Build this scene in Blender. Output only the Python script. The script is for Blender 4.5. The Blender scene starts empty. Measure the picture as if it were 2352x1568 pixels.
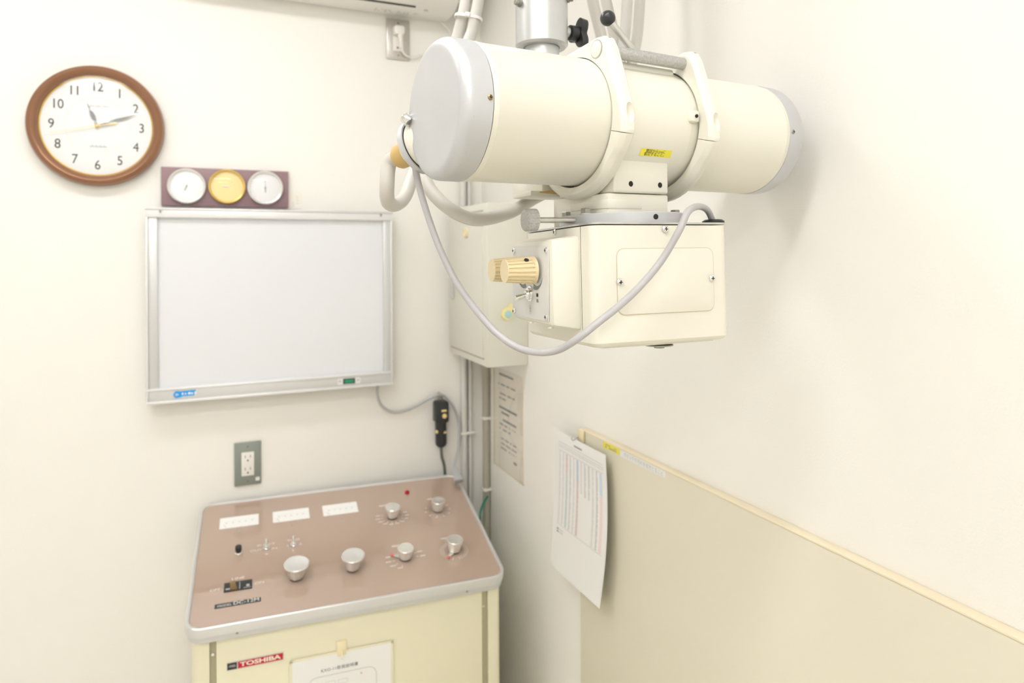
import bpy, bmesh, math, random
from mathutils import Vector, Matrix
random.seed(7)
sc = bpy.context.scene
col = sc.collection
PI = math.pi
rad = math.radians

# ------------------------------------------------------------------ camera
YAW, ROLL, FPX, PCX, PCY, EYE = rad(23.6), rad(-0.28), 1568.0, 1176.0, 577.0, 1.6
_r0 = Vector((math.cos(YAW), -math.sin(YAW), 0)); FWD = Vector((math.sin(YAW), math.cos(YAW), 0)); _u0 = Vector((0, 0, 1))
RGT = _r0 * math.cos(ROLL) + _u0 * math.sin(ROLL)
UPV = -_r0 * math.sin(ROLL) + _u0 * math.cos(ROLL)
CAM = Vector((0, 0, EYE))
cd = bpy.data.cameras.new('camera')
cd.sensor_width = 36.0; cd.lens = 36.0 * FPX / 2352.0
cd.shift_y = -(784.0 - PCY) / 2352.0
cd.clip_start = 0.02
cd.dof.use_dof = True; cd.dof.focus_distance = 0.72; cd.dof.aperture_fstop = 6.3
cam = bpy.data.objects.new('camera', cd); col.objects.link(cam)
m = Matrix((RGT, UPV, -FWD)).transposed().to_4x4(); m.translation = CAM
cam.matrix_world = m
sc.camera = cam

# ------------------------------------------------------------------ world, exposure
w = bpy.data.worlds.new('world'); sc.world = w; w.use_nodes = True
w.node_tree.nodes['Background'].inputs[0].default_value = (0.9, 0.95, 1.0, 1)
w.node_tree.nodes['Background'].inputs[1].default_value = 0.05
sc.view_settings.view_transform = 'Standard'; sc.view_settings.look = 'None'
sc.view_settings.gamma = 1.0; sc.view_settings.use_curve_mapping = False
sc.view_settings.exposure = -0.28
sc.cycles.use_denoising = True
sc.cycles.max_bounces = 8; sc.cycles.diffuse_bounces = 6; sc.cycles.glossy_bounces = 3
sc.cycles.use_adaptive_sampling = True; sc.cycles.adaptive_threshold = .03
sc.cycles.caustics_reflective = False; sc.cycles.caustics_refractive = False
sc.cycles.sample_clamp_indirect = 6.0
LAMP = 10.0          # glow of the fluorescent tubes
LAMP_W = 9.5        # watts of light sent down by each fixture

# ------------------------------------------------------------------ pixel -> place helpers (frame 2352x1568)
def ray(x, y): return RGT * ((x - PCX) / FPX) - UPV * ((y - PCY) / FPX) + FWD
def onY(x, y, Y): d = ray(x, y); return CAM + d * (Y / d.y)
def onX(x, y, X): d = ray(x, y); return CAM + d * (X / d.x)
def onfr(x, y, M, ax, v):
    Mi = M.inverted(); o = Mi @ CAM; d = Mi.to_3x3() @ ray(x, y)
    return o + d * ((v - o[ax]) / d[ax])

def frame(o, x, y, z):
    M = Matrix((Vector(x), Vector(y), Vector(z))).transposed().to_4x4(); M.translation = Vector(o); return M
def axf(p, d):
    d = Vector(d).normalized(); h = Vector((0, 0, 1)) if abs(d.z) < .9 else Vector((1, 0, 0))
    x = h.cross(d).normalized(); y = d.cross(x); return frame(p, x, y, d)
I4 = Matrix.Identity(4)

# ------------------------------------------------------------------ materials
def mat(name, rgb, rough=.5, metal=0., var=.03, vscale=9., bump=0., bscale=300., coat=0., spec=.5, emit=None):
    mt = bpy.data.materials.new(name); mt.use_nodes = True
    nt = mt.node_tree; b = nt.nodes['Principled BSDF']
    b.inputs['Roughness'].default_value = rough; b.inputs['Metallic'].default_value = metal
    b.inputs['Coat Weight'].default_value = coat; b.inputs['Coat Roughness'].default_value = .06
    b.inputs['Specular IOR Level'].default_value = spec
    tc = nt.nodes.new('ShaderNodeTexCoord')
    nz = nt.nodes.new('ShaderNodeTexNoise'); nz.inputs['Scale'].default_value = vscale; nz.inputs['Detail'].default_value = 1
    nt.links.new(tc.outputs['Object'], nz.inputs['Vector'])
    rp = nt.nodes.new('ShaderNodeMix'); rp.data_type = 'RGBA'
    rp.inputs[6].default_value = (*[c * (1 - var) for c in rgb], 1)
    rp.inputs[7].default_value = (*[min(1, c * (1 + var)) for c in rgb], 1)
    nt.links.new(nz.outputs['Fac'], rp.inputs[0]); nt.links.new(rp.outputs[2], b.inputs['Base Color'])
    if bump:
        n2 = nt.nodes.new('ShaderNodeTexNoise'); n2.inputs['Scale'].default_value = bscale; n2.inputs['Detail'].default_value = 1
        nt.links.new(tc.outputs['Object'], n2.inputs['Vector'])
        bp = nt.nodes.new('ShaderNodeBump'); bp.inputs['Strength'].default_value = bump; bp.inputs['Distance'].default_value = .001
        nt.links.new(n2.outputs['Fac'], bp.inputs['Height']); nt.links.new(bp.outputs['Normal'], b.inputs['Normal'])
    if emit:
        b.inputs['Emission Color'].default_value = (*emit[0], 1); b.inputs['Emission Strength'].default_value = emit[1]
    return mt
def glassmat(name, tint=(1, 1, 1), refl=.045):
    mt = bpy.data.materials.new(name); mt.use_nodes = True; nt = mt.node_tree; nt.nodes.clear()
    o = nt.nodes.new('ShaderNodeOutputMaterial'); tr = nt.nodes.new('ShaderNodeBsdfTransparent'); gl = nt.nodes.new('ShaderNodeBsdfGlossy')
    tr.inputs[0].default_value = (*tint, 1); gl.inputs['Roughness'].default_value = .03
    lw = nt.nodes.new('ShaderNodeLayerWeight'); pw = nt.nodes.new('ShaderNodeMath'); pw.operation = 'POWER'; pw.inputs[1].default_value = 4.0
    ma = nt.nodes.new('ShaderNodeMath'); ma.operation = 'MULTIPLY_ADD'; ma.inputs[1].default_value = .85; ma.inputs[2].default_value = refl
    nt.links.new(lw.outputs['Facing'], pw.inputs[0]); nt.links.new(pw.outputs[0], ma.inputs[0])
    mx = nt.nodes.new('ShaderNodeMixShader')
    nt.links.new(ma.outputs[0], mx.inputs[0]); nt.links.new(tr.outputs[0], mx.inputs[1]); nt.links.new(gl.outputs[0], mx.inputs[2])
    nt.links.new(mx.outputs[0], o.inputs[0]); return mt
M_ = {}
def mk(k, *a, **kw): M_[k] = mat(k, *a, **kw)
mk('wallpaper', (.90, .886, .845), rough=.75, var=.012, vscale=2.5, bump=.35, bscale=260)
mk('ceiling_white', (.89, .88, .86), rough=.8, var=.01)
mk('floor_vinyl', (.80, .77, .70), rough=.35, var=.05)
mk('cream_paint', (.79, .768, .675), rough=.32, var=.012, bump=.06, bscale=180)
mk('cream_satin', (.785, .763, .672), rough=.38, var=.012, bump=.05, bscale=220)
mk('silver_paint', (.57, .58, .60), rough=.38, metal=.3, var=.03, vscale=30)
mk('plate_light', (.72, .72, .70), rough=.4, metal=.2, var=.01)
mk('steel', (.60, .61, .62), rough=.40, metal=.85, var=.05, vscale=40)
mk('chrome', (.85, .85, .85), rough=.12, metal=1., var=.02)
mk('zinc', (.58, .58, .55), rough=.35, metal=.85, var=.10, vscale=90)
mk('zinc_dark', (.33, .33, .29), rough=.4, metal=.8, var=.15, vscale=60)
mk('hammered', (.48, .48, .47), rough=.42, metal=.5, var=.30, vscale=420, bump=.5, bscale=500)
mk('brass_dark', (.35, .26, .14), rough=.35, metal=.9)
mk('black_plastic', (.022, .023, .026), rough=.32)
mk('dark_hole', (.02, .018, .015), rough=.8)
mk('tan_plastic', (.78, .66, .42), rough=.42, var=.02)
mk('orange_plastic', (.60, .42, .16), rough=.4, var=.04)
mk('cable_cream', (.61, .59, .55), rough=.42, var=.03, vscale=25)
mk('cable_grey', (.46, .45, .465), rough=.38, var=.02)
mk('label_yellow', (.86, .78, .06), rough=.4)
mk('seam_tan', (.62, .55, .41), rough=.7)
mk('ink', (.03, .03, .03), rough=.6)
mk('ink_grey', (.30, .31, .32), rough=.6)
mk('ink_soft', (.50, .50, .50), rough=.6)
mk('print_grey', (.22, .23, .22), rough=.5)
mk('copper', (.30, .15, .085), rough=.33, metal=.45, var=.06)
mk('gold', (.83, .58, .17), rough=.3, metal=.7)
mk('dial_white', (.86, .87, .87), rough=.5, var=.005)
mk('dial_silver', (.80, .80, .82), rough=.3, metal=.35)
mk('dial_gold', (.86, .66, .32), rough=.35, metal=.3)
mk('bezel_silver', (.84, .83, .82), rough=.28, metal=.5)
mk('mauve_board', (.29, .185, .205), rough=.42, var=.04)
mk('aluminium', (.66, .665, .67), rough=.36, metal=.45, var=.02, vscale=60)
mk('aluminium_bright', (.82, .825, .835), rough=.34, metal=.3, var=.01)
mk('screen_white', (.78, .80, .84), rough=.28, var=.004)
mk('blue_badge', (.01, .33, .85), rough=.4)
mk('white_plastic', (.84, .82, .78), rough=.38)
mk('green_rocker', (.01, .30, .15), rough=.25)
mk('plate_grey', (.27, .30, .27), rough=.4, metal=.3)
mk('plate_steel', (.58, .55, .52), rough=.3, metal=.75)
mk('cord_grey', (.47, .48, .50), rough=.45)
mk('cord_dark', (.12, .13, .10), rough=.5)
mk('button_cream', (.85, .66, .28), rough=.4)
mk('box_cream', (.74, .73, .65), rough=.42, var=.01)
mk('pvc_grey', (.68, .67, .65), rough=.45)
mk('pvc_dark', (.40, .38, .31), rough=.5)
mk('tag_yellow', (.86, .78, .36), rough=.5)
mk('tag_blue', (.45, .68, .70), rough=.5)
mk('paper_white', (.86, .86, .85), rough=.7, var=.004)
mk('paper_aged', (.90, .87, .79), rough=.5, var=.01)
mk('print_blue', (.62, .74, .87), rough=.7)
mk('print_pink', (.86, .72, .72), rough=.7)
mk('print_teal', (.72, .83, .81), rough=.7)
mk('board_beige', (.77, .73, .60), rough=.42, var=.012, vscale=3)
mk('board_edge', (.86, .77, .58), rough=.5)
mk('hook_cream', (.82, .73, .49), rough=.4)
mk('console_cream', (.80, .765, .58), rough=.4, var=.01)
mk('console_core', (.46, .43, .30), rough=.5, metal=.3)
mk('panel_brown', (.47, .35, .28), rough=.08, var=.02, coat=1.)
mk('panel_print', (.80, .72, .68), rough=.4)
mk('meter_face', (.86, .86, .85), rough=.4, emit=((1, 1, 1), .12))
mk('rim_metal', (.72, .725, .73), rough=.3, metal=.55, var=.01)
mk('knob_silver', (.88, .875, .85), rough=.24, metal=.7, var=.03)
mk('knob_skirt', (.76, .75, .70), rough=.22, metal=.45, var=.08, vscale=120)
mk('red_lamp', (.42, .004, .012), rough=.2)
mk('red_badge', (.52, .008, .02), rough=.35)
mk('black_badge', (.02, .022, .026), rough=.35)
mk('slate_badge', (.035, .055, .065), rough=.35)
mk('badge_text', (.85, .80, .72), rough=.4)
mk('wire_green', (.01, .22, .14), rough=.5)
mk('lamp_housing', (.85, .85, .84), rough=.4)
mk('fluorescent', (.9, .9, .9), rough=.4, emit=((1.0, .99, .985), LAMP))
M_['fluorescent'].cycles.emission_sampling = 'NONE'
M_['clear_glass'] = glassmat('clear_glass', refl=.02)
M_['acrylic'] = glassmat('acrylic', (.985, .98, .965), .012)

# ------------------------------------------------------------------ mesh collector
class G:
    def __init__(s): s.v = []; s.f = []
    def add(s, vs, fs, M=I4):
        o = len(s.v); s.v += [M @ Vector(v) for v in vs]; s.f += [tuple(i + o for i in f) for f in fs]; return s
    def box(s, lo, hi, M=I4):
        x0, y0, z0 = lo; x1, y1, z1 = hi
        return s.add([(x0,y0,z0),(x1,y0,z0),(x1,y1,z0),(x0,y1,z0),(x0,y0,z1),(x1,y0,z1),(x1,y1,z1),(x0,y1,z1)],
                     [(0,3,2,1),(4,5,6,7),(0,1,5,4),(1,2,6,5),(2,3,7,6),(3,0,4,7)], M)
    def lathe(s, prof, M=I4, seg=32, cap=(True, True)):
        vs = []; fs = []
        for r, h in prof:
            for i in range(seg):
                a = 2 * PI * i / seg; vs.append((r * math.cos(a), r * math.sin(a), h))
        for j in range(len(prof) - 1):
            for i in range(seg):
                k = (i + 1) % seg; fs.append((j*seg+i, j*seg+k, (j+1)*seg+k, (j+1)*seg+i))
        if cap[0]: fs.append(tuple(range(seg))[::-1])
        if cap[1]: fs.append(tuple(range((len(prof)-1)*seg, len(prof)*seg)))
        return s.add(vs, fs, M)
    def cyl(s, p0, p1, r, seg=20, r1=None):
        p0 = Vector(p0); p1 = Vector(p1); L = (p1 - p0).length
        return s.lathe([(r, 0), (r if r1 is None else r1, L)], axf(p0, p1 - p0), seg)
    def prism(s, poly, z0, z1, M=I4, top=None):
        n = len(poly); t = top or poly
        vs = [(x, y, z0) for x, y in poly] + [(x, y, z1) for x, y in t]
        fs = [tuple(range(n))[::-1], tuple(range(n, 2*n))] + [(i, (i+1) % n, n+(i+1) % n, n+i) for i in range(n)]
        return s.add(vs, fs, M)
    def tube(s, pts, r, seg=14, n=10, smooth=True, cap=True):
        P = [Vector(p) for p in pts]
        if smooth:
            Q = []
            for i in range(len(P) - 1):
                a = P[max(i-1, 0)]; b = P[i]; c = P[i+1]; d = P[min(i+2, len(P)-1)]
                for k in range(n):
                    t = k / n
                    Q.append(.5 * ((2*b) + (c-a)*t + (2*a-5*b+4*c-d)*t*t + (3*b-a-3*c+d)*t**3))
            Q.append(P[-1]); P = Q
        vs = []; fs = []; T0 = None
        for i, p in enumerate(P):
            t = (P[min(i+1, len(P)-1)] - P[max(i-1, 0)]).normalized()
            if T0 is None:
                h = Vector((0, 0, 1)) if abs(t.z) < .9 else Vector((1, 0, 0)); u = h.cross(t).normalized()
            else:
                u = (u - t * u.dot(t)).normalized()
            T0 = t; v = t.cross(u)
            for k in range(seg):
                a = 2*PI*k/seg; vs.append(p + (u*math.cos(a) + v*math.sin(a)) * r)
        for i in range(len(P)-1):
            for k in range(seg):
                kk = (k+1) % seg; fs.append((i*seg+k, i*seg+kk, (i+1)*seg+kk, (i+1)*seg+k))
        if cap: fs += [tuple(range(seg))[::-1], tuple(range((len(P)-1)*seg, len(P)*seg))]
        return s.add(vs, fs)
    def sphere(s, c, r, seg=20, rings=12, sc_=(1, 1, 1), M=I4):
        vs = [(c[0], c[1], c[2] - r*sc_[2])]; fs = []
        for j in range(1, rings):
            ph = -PI/2 + PI*j/rings
            for i in range(seg):
                a = 2*PI*i/seg; vs.append((c[0]+r*sc_[0]*math.cos(ph)*math.cos(a), c[1]+r*sc_[1]*math.cos(ph)*math.sin(a), c[2]+r*sc_[2]*math.sin(ph)))
        vs.append((c[0], c[1], c[2] + r*sc_[2])); L = len(vs)-1
        for i in range(seg):
            k = (i+1) % seg; fs.append((0, 1+k, 1+i)); fs.append((L, L-seg+i, L-seg+k))
            for j in range(rings-2): fs.append((1+j*seg+i, 1+j*seg+k, 1+(j+1)*seg+k, 1+(j+1)*seg+i))
        return s.add(vs, fs, M)
    def quad(s, a, b, c, d): return s.add([a, b, c, d], [(0, 1, 2, 3)])

def rrect(w, h, r, n=6, cx=0, cy=0):
    P = []
    for sx, sy, a0 in ((1, 1, 0), (-1, 1, 90), (-1, -1, 180), (1, -1, 270)):
        for i in range(n+1):
            a = rad(a0 + 90*i/n); P.append((cx + sx*(w/2-r) + r*math.cos(a), cy + sy*(h/2-r) + r*math.sin(a)))
    return P

def obj(name, g, mt, parent=None, bevel=0, bseg=2, smooth=35, M=None):
    me = bpy.data.meshes.new(name)
    if isinstance(g, G):
        me.from_pydata([tuple(v) for v in g.v], [], g.f)
        if bevel:
            bm = bmesh.new(); bm.from_mesh(me); bmesh.ops.recalc_face_normals(bm, faces=bm.faces)
            ed = [e for e in bm.edges if len(e.link_faces) == 2 and e.calc_face_angle(0) > rad(30)]
            bmesh.ops.bevel(bm, geom=ed, offset=bevel, segments=bseg, profile=.5, affect='EDGES', clamp_overlap=True)
            bm.to_mesh(me); bm.free()
        else:
            bm = bmesh.new(); bm.from_mesh(me); bmesh.ops.recalc_face_normals(bm, faces=bm.faces); bm.to_mesh(me); bm.free()
        me.update()
    else:
        me = g
    if smooth:
        me.shade_smooth(); me.set_sharp_from_angle(angle=rad(smooth))
    me.materials.clear(); me.materials.append(M_[mt] if isinstance(mt, str) else mt)
    o = bpy.data.objects.new(name, me); col.objects.link(o)
    if parent: o.parent = parent
    if M is not None: o.matrix_basis = M
    return o
def tag(o, label, cat, group=None):
    o['label'] = label; o['category'] = cat
    if group: o['group'] = group
    return o
def thing(name, label, cat, M=I4, group=None):
    o = bpy.data.objects.new(name, None); o.empty_display_size = .05; col.objects.link(o); o.matrix_basis = M
    return tag(o, label, cat, group)
def struct(name, g, mt, parent=None, bevel=0):
    o = obj(name, g, mt, parent, bevel)
    if parent is None: o['kind'] = 'structure'
    return o
def text(name, s, size, M, mt, parent=None, align='CENTER', offset=0., sx=1., shear=0., gapx=1., fit=None):
    cu = bpy.data.curves.new('t', 'FONT'); cu.body = s; cu.size = size; cu.align_x = align; cu.align_y = 'CENTER'
    cu.offset = offset; cu.shear = shear; cu.space_character = gapx; cu.resolution_u = 3
    t = bpy.data.objects.new('t', cu); col.objects.link(t)
    dg = bpy.context.evaluated_depsgraph_get(); me = bpy.data.meshes.new_from_object(t.evaluated_get(dg))
    bpy.data.objects.remove(t); bpy.data.curves.remove(cu)
    if fit:
        xs = [v.co.x for v in me.vertices]; sx = fit/(max(xs)-min(xs))
    me.transform(M @ Matrix.Diagonal((sx, 1, 1, 1))); me.name = name
    return obj(name, me, mt, parent, smooth=0)
def screw(name, p, d, r, mt, parent, h=None):
    """pan-head screw with a cross recess, at p looking along d"""
    h = h or r*.55; M = axf(p, d); g = G()
    g.lathe([(r, 0), (r, h*.35), (r*.8, h*.8), (r*.45, h), (.0001, h*1.02)], M, 16, (True, False))
    o = obj(name, g, mt, parent)
    c = G(); c.box((-r*.55, -r*.13, h*.8), (r*.55, r*.13, h*1.12), M); c.box((-r*.13, -r*.55, h*.8), (r*.13, r*.55, h*1.12), M)
    c2 = obj('cross_slot', c, 'dark_hole', o if parent is None or parent.parent is None else parent)
    return o

# ================================================================== the room
WB, WR, WL, WF, ZC = 2.05, .7885, -1.9, -1.7, 2.62
struct('wall_back', G().box((WL-.1, WB, 0), (WR+.1, WB+.1, ZC)), 'wallpaper')
struct('wall_right', G().box((WR, WF-.1, 0), (WR+.1, WB, ZC)), 'wallpaper')
struct('wall_left', G().box((WL-.1, WF-.1, 0), (WL, WB, ZC)), 'wallpaper')
struct('wall_front', G().box((WL, WF-.1, 0), (WR, WF, ZC)), 'wallpaper')
struct('floor', G().box((WL-.1, WF-.1, -.1), (WR+.1, WB+.1, 0)), 'floor_vinyl')
struct('ceiling', G().box((WL-.1, WF-.1, ZC), (WR+.1, WB+.1, ZC+.1)), 'ceiling_white')

def batten(label, x, y, W, L=1.2):
    t = thing('fluorescent_fixture', label, 'ceiling light', Matrix.Translation((x, y, ZC)), 'ceiling lights')
    g = G(); g.prism([(-.09, 0), (.09, 0), (.075, -.05), (-.075, -.05)], -L/2-.03, L/2+.03, frame((0, 0, 0), (0, 1, 0), (0, 0, 1), (1, 0, 0)))
    obj('housing', g, 'lamp_housing', t)
    for k in (-1, 1):
        obj('fluorescent_tube', G().cyl((-L/2, k*.05, -.075), (L/2, k*.05, -.075), .016, 16), 'fluorescent', t)
        for e in (-1, 1):
            obj('lamp_holder', G().box((e*(L/2+.012)-.012, k*.05-.014, -.095), (e*(L/2+.012)+.012, k*.05+.014, -.045)), 'lamp_housing', t, .003)
    ld = bpy.data.lights.new('fixture_light', 'AREA'); ld.shape = 'RECTANGLE'; ld.size = L; ld.size_y = .16; ld.energy = W*LAMP_W; ld.color = (1.0, .99, .985)
    lo = bpy.data.objects.new('fixture_light', ld); col.objects.link(lo); lo.parent = t; lo.location = (0, 0, -.098)
    return t
batten('white fluorescent ceiling fixture with two tubes above the console', -.30, 1.28, .55)
batten('white fluorescent ceiling fixture with two tubes at the room centre', -.28, .25, 1.0)
batten('added fill light built as a two-tube ceiling fixture, unseen near the front wall', -.35, -1.05, 1.8)  # added fill fixture, out of view behind the camera, brightens the lower walls

# ================================================================== x-ray head
K = .95
TP = Vector((.5*K, .77733594*K, EYE + .16407986*K)); th, ph = .11461013, .00805256
TD = Vector((math.cos(th), math.sin(th), math.sin(ph))).normalized(); TN = Vector((-math.sin(th), math.cos(th), 0)); TZ = TD.cross(TN)
TM = frame(TP, TD, TN, TZ)          # local x along the tube, y to the back, z up
def tl(x, y, ax, v): return onfr(x, y, TM, ax, v)
TR = .076
head = thing('xray_tube_head', 'cream cylindrical x-ray tube head with silver end caps, hung from a steel column', 'x-ray machine', TM)
XF = frame((0, 0, 0), (0, 1, 0), (0, 0, 1), (1, 0, 0))     # lathe axis along local x
def atx(s, a=0, b=0): m = XF.copy(); m.translation = Vector((s, a, b)); return m

g = G().lathe([(TR, -.2255), (TR+.0006, -.2195), (TR, -.2185), (TR, -.062)], XF, 96, (False, False))
obj('tube_housing', g, 'cream_paint', head)
g = G().lathe([(TR, .058), (TR, .2185), (TR+.0006, .2195), (TR, .2265)], XF, 96, (False, False))
obj('tube_housing', g, 'cream_paint', head)
# centre body between the clamps
g = G().lathe([(TR, -.064), (TR, .046), (TR-.0012, .0475), (TR-.0012, .06)], XF, 96, (False, False))
cb = obj('tube_body', g, 'cream_paint', head)
g = G().box((-.055, -.044, .055), (.050, .030, .0702)); obj('top_pad', g, 'cream_paint', head, .004)
p = tl(1593, 267, 1, -.079)
g = G().box((p.x-.006, -.0815, p.z-.007), (p.x+.008, -.070, p.z+.007)); lug = obj('lug', g, 'cream_paint', head, .0025, 3)
obj('lug_hole', G().cyl((p.x+.002, -.083, p.z), (p.x+.002, -.0805, p.z), .0021, 12), 'dark_hole', lug)
# end caps
for sgn in (-1, 1):
    e = .2265
    prof = [(TR-.001, e), (TR+.0008, e), (TR+.0008, e+.021)]
    for i in range(1, 9):
        a = rad(90*i/8); prof.append((TR+.0008-.0125+.0125*math.cos(a), e+.021+.0125*math.sin(a)))
    prof.append((.001, e+.0342))
    if sgn < 0: prof = [(r, -h) for r, h in prof]
    c = obj('end_cap', G().lathe(prof, XF, 96, (False, True)), 'silver_paint', head)
    px = (1125, 224) if sgn < 0 else (1820, 303)
    q = tl(*px, 1, -.0755); a = math.asin(min(1, q.z/TR))
    dv = Vector((0, -math.cos(a), math.sin(a)))
    screw('cap_screw', dv*(TR+.0006) + Vector((q.x, 0, 0)), dv, .0031, 'brass_dark' if sgn < 0 else 'zinc_dark', c)
# scuffs on the near cap
rnd = random.Random(3)
g = G()
for (x, y, L, a) in ((1005, 113, 7, .4), (1012, 117, 5, -.6), (1053, 175, 2, 1), (1068, 192, 3, 1.4), (1070, 265, 4, 1.2), (1067, 213, 2, 1), (1045, 356, 4, 1.1), (1053, 362, 8, 1.2), (1000, 395, 5, .4), (1040, 405, 7, .9)):
    q = tl(x, y, 0, -.2612); r = math.hypot(q.y, q.z)
    if r > TR-.0125:
        k = min(1, (r-(TR-.0125))/.014); xs = -.2265-.0212-.0125*math.sqrt(max(0, 1-k*k)); sc2 = (TR-.0117+.0125*k)/r
        q = Vector((xs-.0002, q.y*sc2, q.z*sc2))
    dx = Vector((0, math.cos(a), math.sin(a)))*L*.00022; dn = Vector((0, -math.sin(a), math.cos(a)))*.0003
    obj('scuff_mark', G().add([q-dx-dn, q+dx-dn*.4, q+dx+dn*.4, q-dx+dn], [(0, 1, 2, 3)]), 'ink_soft', head, smooth=0)

# clamp rings: contour in (back, up) mm, split in an upper and a lower half
OUT = [(34, 86), (-45, 93), (-58, 91.5), (-65, 87), (-71, 77), (-86, 37), (-95, 8), (-98, -6), (-98, -22), (-95, -29), (-86, -43), (-77, -52)]
for i in range(0, 31):
    a = rad(216 + (428-216)*i/30); OUT.append((92.5*math.cos(a), 92.5*math.sin(a)))
OUT = [(x/1000, y/1000) for x, y in OUT]
def orad(a):
    dx, dy = math.cos(a), math.sin(a); best = .092
    for i in range(len(OUT)):
        (x0, y0), (x1, y1) = OUT[i], OUT[(i+1) % len(OUT)]
        ex, ey = x1-x0, y1-y0; den = dx*ey - dy*ex
        if abs(den) < 1e-12: continue
        t = (x0*ey - y0*ex)/den; u = (x0*dy - y0*dx)/den
        if t > 0 and -1e-9 <= u <= 1+1e-9: best = t; break
    return best
def ringpart(a0, a1, s0, s1, ri=.0778):
    n = 90; A = [a0+(a1-a0)*i/n for i in range(n+1)]
    A += [a for (x, y) in OUT for a in [math.atan2(y, x), math.atan2(y, x)+2*PI] if a0 < a < a1]; A.sort()
    vs = []; fs = []
    for a in A:
        r = orad(a); c, d_ = math.cos(a), math.sin(a)
        for (rr, s) in ((ri, s0), (r-.0065, s0), (r-.0012, s0+.0042), (r, s0+.0065), (r, s1-.0035), (r-.003, s1), (ri, s1)):
            vs.append((s, rr*c, rr*d_ - .0006))
    m_ = 7
    for i in range(len(A)-1):
        for k in range(m_):
            kk = (k+1) % m_; fs.append((i*m_+k, i*m_+kk, (i+1)*m_+kk, (i+1)*m_+k))
    fs.append(tuple(range(m_))); fs.append(tuple(range((len(A)-1)*m_, len(A)*m_))[::-1])
    return G().add(vs, fs)
SPL = math.atan2(-.0255, -.096)+2*PI
for (s0, s1) in ((-.0765, -.0590), (.0570, .0735)):
    up = obj('clamp_upper', ringpart(rad(-18), SPL-.004, s0, s1), 'cream_paint', head, smooth=28)
    lo = obj('clamp_lower', ringpart(SPL+.004, 2*PI+rad(-18)-.01, s0, s1), 'cream_paint', head, smooth=28)
    # cut an oval finger pocket in the outer flank
    cut = obj('cut', G().sphere((s0+.0105, -.0995, -.0015), 1., 28, 18, (.0062, .0085, .0125)), 'dark_hole')
    cut.parent = head
    bm_ = up.modifiers.new('b', 'BOOLEAN'); bm_.object = cut; bm_.operation = 'DIFFERENCE'; bm_.solver = 'EXACT'
    dg = bpy.context.evaluated_depsgraph_get(); dg.update(); me = bpy.data.meshes.new_from_object(up.evaluated_get(dg))
    up.modifiers.clear(); up.data = me; me.materials.clear(); me.materials.append(M_['cream_paint'])
    me.shade_smooth(); me.set_sharp_from_angle(angle=rad(28))
    bpy.data.objects.remove(cut)
    nrm = Vector((0, -.55, .83))
    obj('set_screw_hole', G().cyl((s0+.0105, -.0615, .0882), (s0+.0105, -.06175, .08862), .0016, 12), 'dark_hole', up)
# handle bar between the clamps, end pin, lever with a ball
BY, BZ = -.0505, .0765
bar = obj('handle_bar', G().cyl((-.0775, BY, BZ), (.060, BY, BZ), .0075, 28), 'hammered', head)
obj('bar_pin', G().lathe([(.0095, 0), (.0095, .001), (.0072, .0022), (.001, .0022)], frame((-.0764, BY, BZ), (0, 1, 0), (0, 0, -1), (-1, 0, 0)), 28), 'cream_paint', bar)
obj('pin_ring', G().lathe([(.0095, 0), (.0108, 0), (.0108, .0006), (.0095, .0006)], frame((-.0764, BY, BZ), (0, 1, 0), (0, 0, -1), (-1, 0, 0)), 28, (False, False)), 'zinc', bar)
b0 = tl(1396, 42, 1, -.036); b1 = tl(1452, 113, 1, -.044)
lev = obj('lever', G().cyl(b1, b0, .0043, 20), 'zinc', head)
obj('ball_grip', G().sphere(b0, .0092, 28, 18), 'black_plastic', lev)
# port block and neck under the centre body
q = tl(1536, 446, 1, -.057)
blk = obj('port_block', G().box((-.058, -.057, q.z), (q.x, .057, -.03)), 'cream_paint', head, .003, 3)
for px in ((1449, 422), (1516, 425)):
    h = tl(*px, 1, -.057)
    obj('block_hole', G().lathe([(.0034, 0), (.0019, .0004), (.001, .0004)], axf((h.x, -.0571, h.z), (0, -1, 0)), 16), 'dark_hole', blk)
q2 = tl(1397, 470, 1, -.054); nb = tl(1320, 470, 0, q2.x)
nk = obj('port_neck', G().box((q2.x, -.054, -.125), (tl(1535, 470, 1, -.054).x, .06, q.z-.0008)), 'cream_satin', head, .002)
obj('neck_tape', G().box((q2.x-.0008, -.0548, -.106), (q2.x+.05, .02, -.096)), 'cream_satin', nk, .0004)
# yellow sticker on the centre body
def on_tube(x, y, lift=.0004):
    """point on the tube surface seen at pixel x,y"""
    Mi = TM.inverted(); o = Mi @ CAM; d = Mi.to_3x3() @ ray(x, y)
    a = d.y**2+d.z**2; b = o.y*d.y+o.z*d.z; c = o.y**2+o.z**2-(TR+lift)**2
    return o + d*((-b-math.sqrt(max(0, b*b-a*c)))/a)
cs = [(1474, 340), (1545, 346), (1539, 363), (1468, 357)]
g = G(); N = 6
gv = [[None]*(N+1) for _ in range(N+1)]
vs = []
for i in range(N+1):
    for j in range(N+1):
        u, v = i/N, j/N
        x = (1-u)*(1-v)*cs[0][0]+u*(1-v)*cs[1][0]+u*v*cs[2][0]+(1-u)*v*cs[3][0]
        y = (1-u)*(1-v)*cs[0][1]+u*(1-v)*cs[1][1]+u*v*cs[2][1]+(1-u)*v*cs[3][1]
        vs.append(on_tube(x, y))
fs = [(i*(N+1)+j, (i+1)*(N+1)+j, (i+1)*(N+1)+j+1, i*(N+1)+j+1) for i in range(N) for j in range(N)]
st = obj('warning_label', G().add(vs, fs), 'label_yellow', head); st['label'] = 'yellow sticker with two lines of black Japanese text'
pA, pB, pD = on_tube(1474, 340, .0008), on_tube(1545, 346, .0008), on_tube(1468, 357, .0008)
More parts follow.
